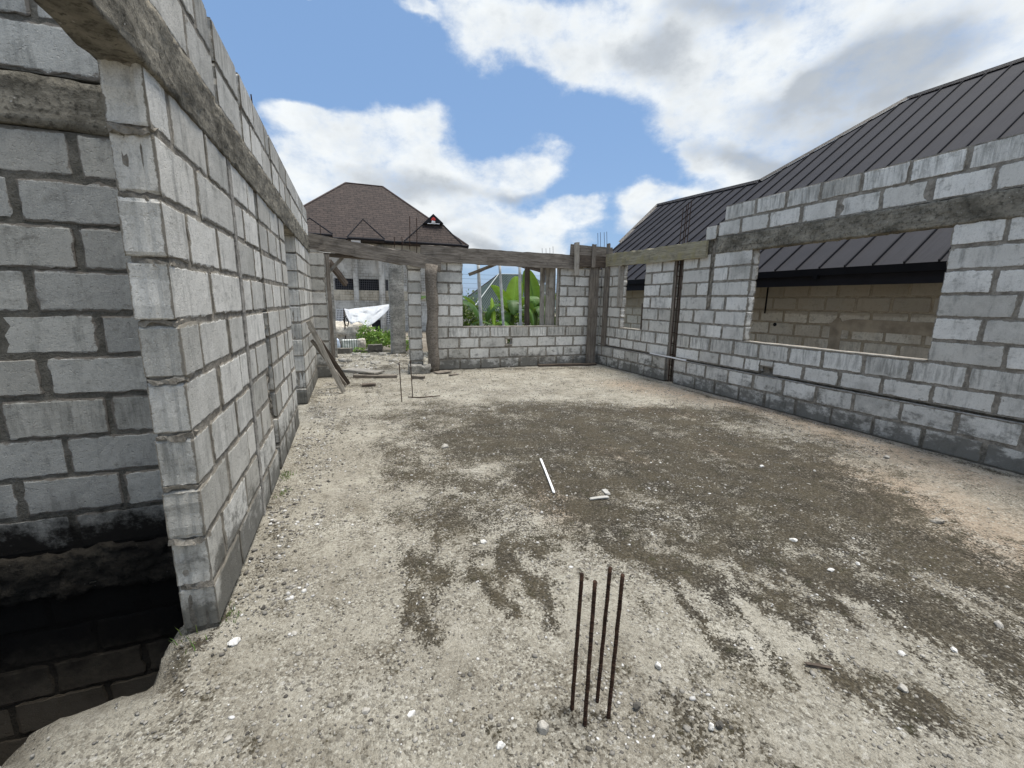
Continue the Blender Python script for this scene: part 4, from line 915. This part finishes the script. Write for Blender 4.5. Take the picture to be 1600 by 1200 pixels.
def lbox(s0, s1, n0, n1, z0, z1, mat, name, par):
    base = Vector((7.4, 0, 0)); mb = MB(); V = [base+Tn*s+Nn*m_+Vector((0, 0, z)) for z in (z0, z1) for (s, m_) in ((s0, n0), (s1, n0), (s1, n1), (s0, n1))]
    mb.add(V, [(0, 3, 2, 1), (4, 5, 6, 7), (0, 1, 5, 4), (1, 2, 6, 5), (2, 3, 7, 6), (3, 0, 4, 7)]); o = mb.build(name, mat); child(o, par); return o
lbox(-6, 12.15, -.005, .03, rze-.11, rze-.012, M_BLACK, 'gutter', hs)
lbox(-6, 12.10, .05, .08, rze-.27, rze-.10, M_FASC, 'fascia', hs)
lbox(-6, 12.10, .08, .66, rze-.245, rze-.225, M_BLACK, 'soffit', hs)
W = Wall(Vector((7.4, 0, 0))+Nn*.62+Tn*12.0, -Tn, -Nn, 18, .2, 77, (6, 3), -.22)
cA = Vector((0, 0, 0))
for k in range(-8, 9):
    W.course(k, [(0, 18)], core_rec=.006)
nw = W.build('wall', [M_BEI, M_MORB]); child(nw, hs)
# ragged brown render left on parts of that wall, and its hole
mb = MB()
def patch(s0, s1, z0, z1, seed):
    r = random.Random(seed); base = Vector((7.4, 0, 0))+Nn*.612; n = 26; c = Vector(((s0+s1)/2, (z0+z1)/2)); V = []
    for i in range(n):
        a = 2*math.pi*i/n; ca, sa = math.cos(a), math.sin(a); k = 1/max(abs(ca), abs(sa)); k = min(k, 1.25)*r.uniform(.88, 1.08)
        V.append((c[0]+ca*k*(s1-s0)/2, c[1]+sa*k*(z1-z0)/2))
    W3 = [base+Tn*s+Vector((0, 0, z)) for s, z in V]; W4 = [p+Nn*.02 for p in W3]; cc = base+Tn*c[0]+Vector((0, 0, c[1]))-Nn*.004
    mb.add(W3+W4+[cc], [(i, (i+1) % n, 2*n) for i in range(n)]+[(i, n+i, n+(i+1) % n, (i+1) % n) for i in range(n)])
patch(2.9, 4.9, 1.10, 1.30, 2); patch(2.6, 3.5, .55, 1.0, 3); patch(4.75, 4.95, .55, 1.3, 4)
M_REND = m_plain('brown_render', (.40, .345, .27), .95, 0, .3, 4, .6)
child(mb.build('render_patch', M_REND), nw)
lbox(6.15, 6.17, .60, .62, 1.35, 1.86, M_BLACK, 'cable', hs)
mb = MB(); pc = Vector((7.4, 0, 0))+Nn*.612+Tn*5.93+Vector((0, 0, 1.145)); mb.tube([pc-Nn*.002, pc+Nn*.004], .035, 12); child(mb.build('hole', M_DARK), nw)
lbox(4.9, 4.96, -.03, .05, rze-.16, rze-.10, M_BLACK, 'bracket', hs)
lbox(12.0-18, -5.9, .62, 12, -.3, 1.9, M_PLT, 'side_wall', hs); lbox(11.9, 12.0, .83, 7.5, -.3, 1.9, M_PLT, 'side_wall', hs)
# ================================================================== FAR HOUSE with brown shingle roof
K = 1.75
bh = empty('brown_roof_house', (2, 46, gz(2, 46))); tag(bh, 'two storey unfinished house with steep brown shingle roof beyond the doorway', 'house'); bpy.context.view_layer.update()
YE, ZE = 42.0, 6.75; r_ = 7.26; RA = Vector((.22, YE+r_, 13.05)); RB = Vector((3.82, YE+r_, 13.05))
c0 = Vector((-7.0, YE, ZE)); c1 = Vector((11.08, YE, ZE)); c2 = Vector((11.08, YE+2*r_, ZE)); c3 = Vector((-7.0, YE+2*r_, ZE))
dn = Vector((0, 0, -.22))
VV = [c0, c1, c2, c3, RA, RB]+[v+dn for v in (c0, c1, c2, c3)]
rf = child(mk('roof', VV, [(0, 1, 5, 4), (1, 2, 5), (2, 3, 4, 5), (3, 0, 4), (6, 7, 1, 0), (7, 8, 2, 1), (8, 9, 3, 2), (9, 6, 0, 3), (9, 8, 7, 6)], M_SHING), bh)
def capline(pts, r=.09, par=rf, name='ridge_cap', mat=None):
    mb = MB(); mb.tube(pts, r, 6); child(mb.build(name, mat or M_ROOF), par)
M_CAP = m_plain('brown_cap', (.07, .05, .045), .7, 0, .3, 3)
capline([c0, RA, RB, c1], .10, mat=M_CAP)
capline([c0+Vector((0, -.06, -.06)), c1+Vector((0, -.06, -.06))], .13, name='eave_trim', mat=M_FASC)
sl = (RA.z-ZE)/r_
def dormer(uL, uR, uT, vT, zb, yf, logo=False):
    """small hipped projection of the roof over a bay"""
    a = yp(uL, 380, yf); b_ = yp(uR, 380, yf); t_ = yp(uT, vT, yf+1.9); a.z = b_.z = zb
    yb = YE+(t_.z-ZE)/sl; back = Vector((t_.x, yb+.3, t_.z))
    ab = Vector((a.x, YE+.1, zb+.05)); bb = Vector((b_.x, YE+.1, zb+.05))
    dV = [a, b_, t_, back, bb, ab, a+dn, b_+dn, bb+dn, ab+dn]
    o = child(mk('bay_roof', dV, [(0, 1, 2), (1, 4, 3, 2), (5, 0, 2, 3), (6, 7, 1, 0), (7, 8, 4, 1), (9, 6, 0, 5), (9, 8, 7, 6)], M_SHING), rf)
    capline([a, t_, b_], .07, o, mat=M_FASC); capline([a+Vector((0, -.03, -.1)), b_+Vector((0, -.03, -.1))], .11, o, 'eave_trim', M_FASC)
    if logo:
        pts = [yp(661, 349, yf+.9), yp(693, 349, yf+.9), yp(677, 334, yf+.9)]
        dd = Vector((0, .9, 0)); g = child(mk('gable_board', pts+[p+dd for p in pts], [(0, 1, 2), (3, 5, 4), (0, 3, 4, 1), (1, 4, 5, 2), (2, 5, 3, 0)], M_FASC), o)
        def flat(quad, mat, nm):
            q = [yp(u, v, yf+.86) for u, v in quad]; m_ = len(q); q2 = [p+Vector((0, .03, 0)) for p in q]; child(mk(nm, q+q2, [tuple(range(m_)), tuple(reversed(range(m_, 2*m_)))]+[(i, m_+i, m_+(i+1) % m_, (i+1) % m_) for i in range(m_)], mat), g)
        flat([(668, 348.6), (687, 349.2), (687, 350.2), (668, 349.6)], M_WHITE, 'emblem_bar')
        flat([(674, 348), (680.5, 348), (679, 344.5), (675, 344.5)], M_WHITE, 'emblem_base')
        flat([(673.5, 343.5), (676, 345.5), (678.5, 345.5), (681, 343.5), (679.5, 340.5), (677.2, 339), (675, 340.5)], M_RED, 'emblem_flower')
dormer(543, 601, 567, 343, ZE-.05, YE-1.6); dormer(632, 722, 677, 336, ZE-.1, YE-1.6, True); dormer(455, 520, 484, 341, ZE+.1, YE-1.6)
def bb(x0, x1, y0, y1, z0, z1, mat, name, par=bh):
    mb = MB(); mb.box((x0, y0, z0), (x1, y1, z1)); return child(mb.build(name, mat), par)
yw = YE+.9; ZG = gz(2, 43)-.3
bb(-6.2, 10.3, yw, yw+13, 3.35, ZE-.18, M_PLG, 'wall'); bb(-6.2, 10.3, yw+.03, yw+13, ZG, 2.33, M_PLG, 'wall')
bb(-6.2, 10.3, yw-.03, yw+.3, 1.42, 2.33, M_PLT, 'wall_band')
# wall strips between the upper windows
xw = lambda u, v=440: yp(u, v, yw).x
seg = [(-6.2, xw(523)), (xw(552), xw(561)), (xw(593), xw(603)), (xw(617), xw(640)), (xw(655), 10.3)]
for (a, b_) in seg: bb(a, b_, yw, yw+.4, 2.33, 3.35, M_PLG, 'wall')
bb(-6, 10, yw+.45, yw+.55, 2.3, 3.4, M_DARK, 'window_pane')
def win(u0, u1, v0, v1, nx=11, nz_=6):
    p = yp(u0, v1, yw+.1); q = yp(u1, v0, yw+.1); e = MB()
    for i in range(nx+1): x_ = p.x+(q.x-p.x)*i/nx; e.box((x_-.018, yw-.01, p.z), (x_+.018, yw+.03, q.z))
    for i in range(nz_+1): z_ = p.z+(q.z-p.z)*i/nz_; e.box((p.x, yw+.031, z_-.018), (q.x, yw+.05, z_+.018))
    f = child(e.build('window_grille', M_GRID), bh); return p, q
win(523, 552, 436, 457); win(561, 593, 437, 457); win(603, 617, 438, 458)
for (u0, u1, v0, v1) in ((527, 537, 484, 504), (605, 617, 486, 506)):
    p = yp(u0, v1, yw); q = yp(u1, v0, yw); bb(p.x, q.x, yw+.0, yw+.026, p.z, q.z, M_DARK, 'window_pane')
    e = MB()
    for i in range(6): x_ = p.x+(q.x-p.x)*i/5; e.box((x_-.03, yw-.04, p.z), (x_+.03, yw-.002, q.z))
    for i in range(7): z_ = p.z+(q.z-p.z)*i/6; e.box((p.x, yw-.07, z_-.03), (q.x, yw-.042, z_+.03))
    child(e.build('window_grille', M_WHITE), bh)
bb(xw(573), xw(593), yw+.0, yw+.027, ZG, yp(575, 500, yw).z, M_DARK, 'doorway')
for (u0, u1) in ((552, 560), (592, 601)):
    mb = MB(); a = yp(u0, 440, yw-.4).x; b_ = yp(u1, 440, yw-.4).x; rough_box(mb, (a, yw-.5, ZG), (b_, yw-.05, ZE-.3), .3, .02, 1); child(mb.build('column', M_PLG, None, True), bh)
bb(xw(548, 377), xw(562, 377), YE-1.5, YE-1.2, yp(548, 384, YE-1.2).z, yp(548, 373, YE-1.2).z, M_WHITE, 'downpipe_box')
# ---- green-grey roofed house seen through the far window
gh = empty('green_roof_house', (13, 33, gz(13, 33))); tag(gh, 'low house with ribbed green grey roof seen through the far window', 'house'); bpy.context.view_layer.update()
A_ = yp(779, 429, 33); B_ = yp(832, 430, 33); zE = .75
C_ = yp(735, 478, 27.5); C_.z = zE; D_ = yp(703, 480, 33.5); D_.z = zE; E_ = yp(872, 480, 27.5); E_.z = zE; F_ = yp(905, 480, 38); F_.z = zE; G_ = yp(800, 480, 40); G_.z = zE
gr = child(mk('roof', [A_, B_, C_, D_, E_, F_], [(2, 4, 1, 0), (3, 2, 0), (4, 5, 1), (5, 3, 0, 1)], M_GROOF), gh)
mb = MB()
for i in range(1, 46):
    t = i/46; e0 = C_.lerp(E_, t); dirn = ((A_+B_)/2-(C_+E_)/2); dirn.x *= .0; dirn.normalize()
    # rib runs up the slope until it meets a hip or the ridge
    hi = 0
    sp_ = (A_.z-zE)
    tl = (e0.x-C_.x)/max(.01, (A_.x-C_.x)); tr = (E_.x-e0.x)/max(.01, (E_.x-B_.x)); f = min(1, tl, tr)
    topp = Vector((e0.x, e0.y+((A_.y-C_.y))*f, zE+sp_*f)); up_ = Vector((0, -.02, .03))
    mb.tube([e0+up_, topp+up_], .035, 4, caps=False)
child(mb.build('roof_ribs', M_GROOF), gr)
M_WCAP = m_plain('pale_cap', (.40, .43, .42), .5, 0, .15, 3)
for pts in ([C_, A_, B_, E_], [D_, A_]):
    mb = MB(); mb.tube([p+Vector((0, 0, .03)) for p in pts], .045, 6); child(mb.build('ridge_cap', M_WCAP if len(pts) == 4 else M_CAP), gr)
mb = MB(); mb.box((C_.x+.8, C_.y+.6, -2), (E_.x-.8, D_.y+2, zE-.05)); child(mb.build('wall', M_PLG), gh)
# overhead lines beyond the far window
for i, (v0, v1) in enumerate(((426, 425), (433, 431), (440, 439), (447, 447))):
    mb = MB(); p = yp(600, v0-1, 55); q = yp(1000, v1+3, 55); mb.tube([p, p.lerp(q, .5)-Vector((0, 0, .4)), q], .018, 4)
    tag(mb.build('power_line', M_GRID), ('highest', 'second highest', 'third highest', 'lowest')[i]+' of the thin overhead wires seen through the far window', 'wire', 'overhead wires')
for i, u in enumerate((600, 1000)):
    p = yp(u, 440, 55); mb = MB(); mb.tube([(p.x, 55, -1.6), (p.x, 55, p.z+2)], .12, 8); tag(mb.build('utility_pole', M_COLC), ('pole carrying the overhead wires behind the brown roofed house', 'pole carrying the overhead wires behind the metal roof')[i], 'pole')
# ================================================================== VEGETATION
def leaf_blade(mb, base, dir0, L, wd, droop, col, n=16, tear=.35, rnd=None, fold=.25, side=None):
    rnd = rnd or random; d = Vector(dir0).normalized(); p = Vector(base); step = L/n; pts = []
    sv_ = side or d.cross(Vector((0, 0, 1))); sv_ = sv_.normalized() if sv_.length > .05 else Vector((1, 0, 0))
    for i in range(n+1):
        pts.append((p.copy(), d.copy())); d = (d+Vector((0, 0, -droop*(i/n)*2.2/n*4))).normalized(); p = p+d*step
    for sgn in (-1, 1):
        i = 0
        while i < n:
            run = 1 if rnd.random() < tear else rnd.randint(2, 4); j = min(n, i+run)
            V = []; cs = []
            tw = rnd.uniform(-.12, .12)*tear*2
            for k in range(i, j+1):
                t = k/n; wv = wd*(math.sin(math.pi*min(1, t*.92+.06))**.55)*(1 if t < .95 else .55)
                q, dd = pts[k]; s2 = sv_.copy(); nrm = s2.cross(dd).normalized(); nrm = nrm if nrm.z > 0 else -nrm
                edge = q+s2*sgn*wv*(1-.1*abs(tw))+nrm*(-fold*wv*.5+tw*wv)+dd*(wv*.22)
                V += [q, q+s2*sgn*wv*.5+nrm*.03*wv+dd*wv*.11, edge]; kk = rnd.uniform(.8, 1.2); cs += [tuple(min(1, c_*1.35+.04) for c_ in col), tuple(c_*kk for c_ in col), tuple(c_*kk*.95 for c_ in col)]
            F = []
            for k in range(j-i): F += [(3*k, 3*k+1, 3*k+4, 3*k+3), (3*k+1, 3*k+2, 3*k+5, 3*k+4)]
            mb.add(V, F, cs=cs); i = j
    mb.tube([q for q, _ in pts], [.016*(1-.8*i/n) for i in range(n+1)], 5, tuple(min(1, c_*1.6+.10) for c_ in col))
def banana(x, y, h, leaves, label, seed):
    r = random.Random(seed); e = empty('banana_plant', (x, y, gz(x, y))); tag(e, label, 'plant', 'banana plants behind the far window'); bpy.context.view_layer.update()
    mb = MB(); mb.tube([(0, 0, -.05), (.02, 0, h*.35), (0, .01, h*.7), (0.01, 0, h)], [.11, .095, .075, .05], 10, (.20, .24, .09)); mb.build('trunk', M_LEAF, e, True)
    for (ang, elv, L, wd, dr, col, tear) in leaves:
        mb = MB(); dv = Vector((math.cos(ang)*math.cos(elv), math.sin(ang)*math.cos(elv), math.sin(elv)))
        s0 = Vector((-math.sin(ang), math.cos(ang), 0)); 
        if elv > .95: s0 = Vector((.93, -.35, .12)).normalized()
        leaf_blade(mb, (0, 0, h*.93), dv, L, wd, dr, col, 18, tear, r, .3, s0); mb.build('leaf', M_LEAF, e, True)
GB = (.36, .56, .05); GD = (.045, .11, .02); GM = (.09, .20, .03); GP = (.20, .28, .16)
banana(4.50, 12.0, 1.40, [(2.9, 1.12, 1.05, .17, .22, GB, .05), (.5, 1.45, 1.10, .26, .03, GB, .05), (5.2, 1.0, 1.2, .24, .6, GM, .3), (3.4, .75, 1.3, .2, .9, GD, .8), (4.4, .9, 1.3, .20, .8, GD, .9), (.2, .5, 1.2, .2, 1.0, GP, .7), (3.9, .3, 1.0, .17, 1.1, GM, .6), (5.5, .7, 1.1, .18, 1.2, GM, .5)], 'banana plant with two bright upright leaves in the middle of the far window', 3)
banana(5.40, 12.3, 1.35, [(3.6, 1.30, 1.45, .26, .15, GM, .1), (.5, 1.0, 1.4, .24, .5, GD, .3), (2.6, .9, 1.2, .2, .9, GP, .5), (4.6, .8, 1.2, .2, 1.0, GD, .6), (5.6, 1.1, 1.2, .2, .5, GM, .3)], 'banana plant with a broad dark leaf at the right of the far window', 4)
banana(3.80, 11.6, 1.02, [(1.6, 1.35, .85, .07, .15, GB, .5), (.2, .55, 1.0, .17, .8, GM, .3), (3.0, .6, 1.0, .16, .8, GD, .3), (5.2, .7, .9, .15, 1.0, GM, .5), (5.9, .35, .9, .15, 1.0, GP, .4)], 'short banana plant low in the left half of the far window', 5)
banana(2.45, 12.2, 1.62, [(5.9, .45, 1.7, .34, 1.0, GD, .5), (.1, .7, 1.5, .24, .9, GD, .4), (2.6, .7, 1.4, .24, .9, GD, .4), (4.2, .9, 1.3, .24, .9, GM, .4)], 'banana plant whose wide leaf enters the far window from the left', 6)
def bush(cx, cy, cz, rx, ry, rz_, n, size, cols, name, label, seed, cat='bush', group=None, flowers=0):
    r = np.random.default_rng(seed); e = empty(name, (cx, cy, cz)); tag(e, label, cat, group)
    th = r.uniform(0, 2*np.pi, n); ph = np.arccos(r.uniform(-.3, 1, n)); rad = r.uniform(.35, 1, n)**.5
    cl = 1+.35*np.sin(th*3+seed)*np.sin(ph*4)
    P = np.column_stack([rx*rad*cl*np.sin(ph)*np.cos(th), ry*rad*cl*np.sin(ph)*np.sin(th), rz_*rad*cl*np.cos(ph)])
    mb = MB()
    for p in P:
        a = Vector(r.normal(size=3)).normalized(); b_ = a.orthogonal().normalized(); s_ = size*r.uniform(.6, 1.4); q = Vector(p); c_ = cols[r.integers(len(cols))]; k = r.uniform(.7, 1.3); cc = tuple(x_*k for x_ in c_)
        m_ = a.cross(b_)*.4
        mb.add([q-b_*s_*.5, q+m_*s_*.7, q+b_*s_*.6, q-m_*s_*.7], [(0, 1, 2, 3)], cc)
    mb.build('foliage', M_LEAF, e)
    st = MB()
    for i in range(7):
        a = i*.9; st.tube([(0.03*math.cos(a), .03*math.sin(a), -rz_*.4-.15), (rx*.35*math.cos(a), ry*.35*math.sin(a), rz_*.3), (rx*.6*math.cos(a), ry*.6*math.sin(a), rz_*.7)], [.012, .008, .004], 5, (.12, .10, .06))
    st.build('stem', M_LEAF, e); return e
dg = [(.03, .07, .015), (.05, .10, .02), (.08, .14, .03)]; lg = [(.20, .34, .06), (.28, .42, .10), (.13, .26, .05)]
bush(3.2, 13.0, .65, .85, .5, 1.0, 2200, .09, dg+[(.3, .33, .2)], 'leafy_bush', 'dark leafy bush behind the left side of the far window', 1)
bush(4.8, 13.2, .45, 1.4, .6, .95, 2600, .10, dg, 'leafy_bush', 'dark low bush behind the banana plants', 2)
bush(6.3, 13.5, .4, .8, .5, .8, 1100, .10, dg, 'leafy_bush', 'dark bush at the right behind the banana plants', 21)
bush(.85, 14.6, .12, .50, .4, .42, 1300, .075, lg, 'leafy_bush', 'bright green weed bush beside the bare column in the yard', 3)
bush(.42, 14.9, .32, .30, .3, .40, 500, .07, lg, 'leafy_bush', 'taller thin light green weed below the hanging sheet', 4)
bush(-.45, 13.4, -.10, .28, .2, .16, 420, .06, lg, 'weed_clump', 'low green weeds at the left edge of the doorway', 5, 'weeds')
bush(.10, 13.6, -.10, .40, .2, .16, 520, .06, lg, 'weed_clump', 'low green weeds before the ribbed bundle', 6, 'weeds')
bush(1.6, 14.3, .0, .4, .3, .3, 400, .07, lg, 'weed_clump', 'weeds behind the bare column in the yard', 7, 'weeds')
def tuft(p, n, h, label, seed):
    r = random.Random(seed); mb = MB()
    for i in range(n):
        a = r.uniform(0, 6.28); b_ = Vector((p[0]+r.gauss(0, .03), p[1]+r.gauss(0, .05), p[2])); L = h*r.uniform(.5, 1.2); d = Vector((math.cos(a)*.4, math.sin(a)*.4, 1)).normalized(); s_ = Vector((-math.sin(a), math.cos(a), 0))*.0025
        mb.add([b_-s_, b_+s_, b_+d*L*.6+s_*.8, b_+d*L*.6-s_*.8, b_+d*L+Vector((math.cos(a), math.sin(a), 0))*L*.25], [(0, 1, 2, 3), (3, 2, 4)], (.10*r.uniform(.6, 1.4), .17*r.uniform(.7, 1.3), .04))
    tag(mb.build('grass_tuft', M_LEAF), label, 'grass', 'small tufts at the foot of the left wall')
tuft((-.62, 2.16, 0), 26, .035, 'small green tuft at the near corner of the left wall', 1); tuft((-.76, 2.04, 0), 14, .04, 'pale grass blades before the end of the left wall', 2); tuft((-.60, 3.9, 0), 60, .03, 'green moss tuft at the foot of the left wall midway along', 3); tuft((-.58, 3.55, 0), 40, .025, 'thin green tuft at the left wall between the two others', 4)
# far trees beyond everything (low horizon line)
def tree(x, y, h, r0, seed, label):
    e = empty('tree', (x, y, gz(x, y)-.1)); tag(e, label, 'tree', 'trees beyond the houses'); r = random.Random(seed); mb = MB()
    mb.tube([(0, 0, 0), (.1, 0, h*.35), (0, .1, h*.7)], [.22, .16, .07], 8, (.13, .11, .08))
    for i in range(5): a = i*1.3; mb.tube([(0.05, 0, h*.4), (math.cos(a)*r0*.6, math.sin(a)*r0*.6, h*.75)], [.09, .03], 6, (.13, .11, .08))
    mb.build('trunk', M_LEAF, e); cr = MB()
    for c_ in range(9):
        a = r.uniform(0, 6.28); q = Vector((math.cos(a)*r0*r.uniform(.1, .8), math.sin(a)*r0*r.uniform(.1, .8), h*r.uniform(.55, 1.0))); k = r0*r.uniform(.3, .5)
        for i in range(230):
            p = q+Vector((r.gauss(0, k*.5), r.gauss(0, k*.5), r.gauss(0, k*.4))); u = Vector((r.gauss(0, 1), r.gauss(0, 1), r.gauss(0, 1))).normalized(); v = u.orthogonal().normalized(); s_ = r.uniform(.1, .2); g = r.uniform(.6, 1.5)
            cr.add([p-u*s_, p+v*s_*.5, p+u*s_, p-v*s_*.5], [(0, 1, 2, 3)], (.045*g, .09*g, .02*g))
    cr.build('crown', M_LEAF, e)
tree(-14, 48, 5.5, 2.6, 1, 'round tree hidden beyond the left wall'); tree(22, 62, 5, 2.6, 3, 'low tree beyond the green roofed house')
# ================================================================== YARD behind the doorway
# hanging white sheet
def sheet():
    top = [(537, 482), (545, 483.5), (556, 481.5), (570, 480), (585, 478.5), (598, 476.5), (611, 475)]
    bot = [(548, 507), (554, 504), (561, 502), (574, 511.5), (586, 503), (600, 491), (612, 477)]
    V = []; F = []; nx, nyy = 48, 18; yb = 15
    def it(L, t): k = t*(len(L)-1); i = min(len(L)-2, int(k)); f = k-i; return (L[i][0]*(1-f)+L[i+1][0]*f, L[i][1]*(1-f)+L[i+1][1]*f)
    for j in range(nyy+1):
        for i in range(nx+1):
            a = it(top, i/nx); b_ = it(bot, i/nx); s = j/nyy; u, v = a[0]*(1-s)+b_[0]*s, a[1]*(1-s)+b_[1]*s
            dy = .05*math.sin(i*.31+s*2.5)*s*(1-.5*s)+.12*mn.fractal(Vector((i*.10+j*.05, j*.13, 4)), .6, 2.1, 3)
            V.append(yp(u, v, yb+dy+(1-s)*.75))
    for j in range(nyy):
        for i in range(nx): F.append((j*(nx+1)+i, (j+1)*(nx+1)+i, (j+1)*(nx+1)+i+1, j*(nx+1)+i+1))
    o = mk('hanging_sheet', V, F, M_TARP, None, None, None, True); m_ = o.modifiers.new('s', 'SOLIDIFY'); m_.thickness = .006
    tag(o, 'white plastic sheet hung to dry in the yard beyond the doorway', 'sheet')
sheet()
p = yp(537, 482, 15.8); mb = MB(); mb.tube([(p.x, p.y, gz(0, 15)-.1), (p.x+.01, p.y, p.z+.02)], .022, 7); tag(mb.build('sheet_stake', M_WOODD), 'thin stake holding the left corner of the white sheet', 'stake')
q = yp(612, 475, 15.8); mb = MB(); mb.tube([(q.x, q.y, gz(0, 15)-.1), (q.x-.01, q.y, q.z+.03)], .022, 7); tag(mb.build('sheet_stake', M_WOODD), 'thin stake holding the right corner of the white sheet', 'stake')
mb = MB(); pp = [yp(540, 494, 14.9), yp(537, 500, 14.9), yp(539, 507, 14.9), yp(543, 510, 14.9), yp(545, 503, 14.9), yp(541, 497, 14.9)]; mb.tube(pp, .022, 6); tag(mb.build('cable_loop', M_BLACK, None, True), 'black loop of cable hanging on the left stake', 'cable')
def lump(cx, cy, cz, rx, ry, rz_, mat, name, label, cat, sq=.5, amp=.12, seed=0):
    import bmesh
    bm = bmesh.new(); bmesh.ops.create_icosphere(bm, subdivisions=4, radius=1)
    for v in bm.verts:
        q = v.co.copy(); m_ = max(abs(q.x), abs(q.y), abs(q.z)); q = q*(1-sq)+q/m_*sq*.85; k = 1+amp*mn.fractal(q*1.7+Vector((seed, 1, 2)), .6, 2.1, 4); v.co = Vector((q.x*rx*k, q.y*ry*k, max(q.z*rz_*k, -rz_)))
    me = bpy.data.meshes.new(name); bm.to_mesh(me); bm.free(); me.materials.append(mat); me.polygons.foreach_set('use_smooth', [True]*len(me.polygons)); o = link(bpy.data.objects.new(name, me)); o.location = (cx, cy, cz); return tag(o, label, cat)
lump(-.10, 16.2, .30, .80, .45, .48, M_SACK, 'sack_heap', 'heap of pale sacks under a cover behind the ribbed bundle', 'sacks', .15, .3, 3)
lump(-.52, 13.9, .10, .18, .14, .27, M_SACKB, 'woven_sack', 'bluish white woven sack standing at the left of the doorway view', 'sack', .6, .1, 5)
mb = MB(); rough_box(mb, (-.30, 13.65, -.10), (.14, 13.95, .30), .04, .008, 6); tag(mb.build('ribbed_bundle', M_STRIPE), 'pale ribbed bundle standing beside the bluish sack', 'bundle')
lump(.27, 14.3, .10, .14, .13, .22, M_SACK, 'woven_sack', 'small beige sack right of the ribbed bundle', 'sack', .5, .15, 9)
k = 0
W = Wall((.28, 13.55, gz(0, 13)), (1, 0, 0), (0, -1, 0), .5, .2, 3, (5, 3))
for (x, y, z, rz, lab) in ((.30, 13.6, -.16, .1, 'grey block lying below the beige sack'), (-.22, 12.9, -.02, -.3, 'pale slab of block lying tilted at the edge of the yard'), (.62, 13.1, -.13, .2, 'lower pale block of the small stack in the yard'), (.62, 13.1, .045, .05, 'upper pale block of the small stack in the yard')):
    mb = MB(); rough_box(mb, (-.2, -.1, 0), (.2, .1, .165), .05, .010, 7); o = mb.build('loose_block', M_BLKL, None, False); o.location = (x, y, z); o.rotation_euler = (.0 if z > -.1 and x > 0 else .0, 0, rz); tag(o, lab, 'block', 'loose blocks in the yard')
    for p_ in range(0): pass
import itertools
for i, (x, y) in enumerate([(1.0+.42*(i % 3), 17.2+.5*(i//3)) for i in range(6)]):
    mb = MB(); rough_box(mb, (-.19, -.1, 0), (.19, .1, .42+.08*(i % 2)), .08, .012, 5); o = mb.build('block_pile', M_BLKL, None, False); o.location = (x-.3, y, gz(x, y)-.02); o.rotation_euler = (0, 0, .05*i)
    tag(o, ('leftmost front', 'middle front', 'rightmost front', 'leftmost rear', 'middle rear', 'rightmost rear')[i]+' of the pale block piles behind the weed bush', 'blocks', 'pale block piles behind the bush')
for i in range(7):
    mb = MB(); s_ = .07+.03*random.random(); rough_box(mb, (-s_*1.5, -s_, 0), (s_*1.5, s_, s_*.8), .03, .03, 8); o = mb.build('rubble_chunk', M_COLC, None, True); x, y = [(.5, 10.6), (.95, 10.9), (-.2, 11.2), (.3, 11.9), (.75, 12.2), (-.35, 10.3), (.1, 12.5)][i]; o.location = (x, y, -.01); o.rotation_euler = (0, 0, i*1.1)
    tag(o, ('nearest left', 'near right', 'left middle', 'central', 'rear right', 'leftmost near', 'farthest')[i]+' concrete chunk on the rough floor beyond the doorway', 'rubble', 'chunks beyond the doorway')
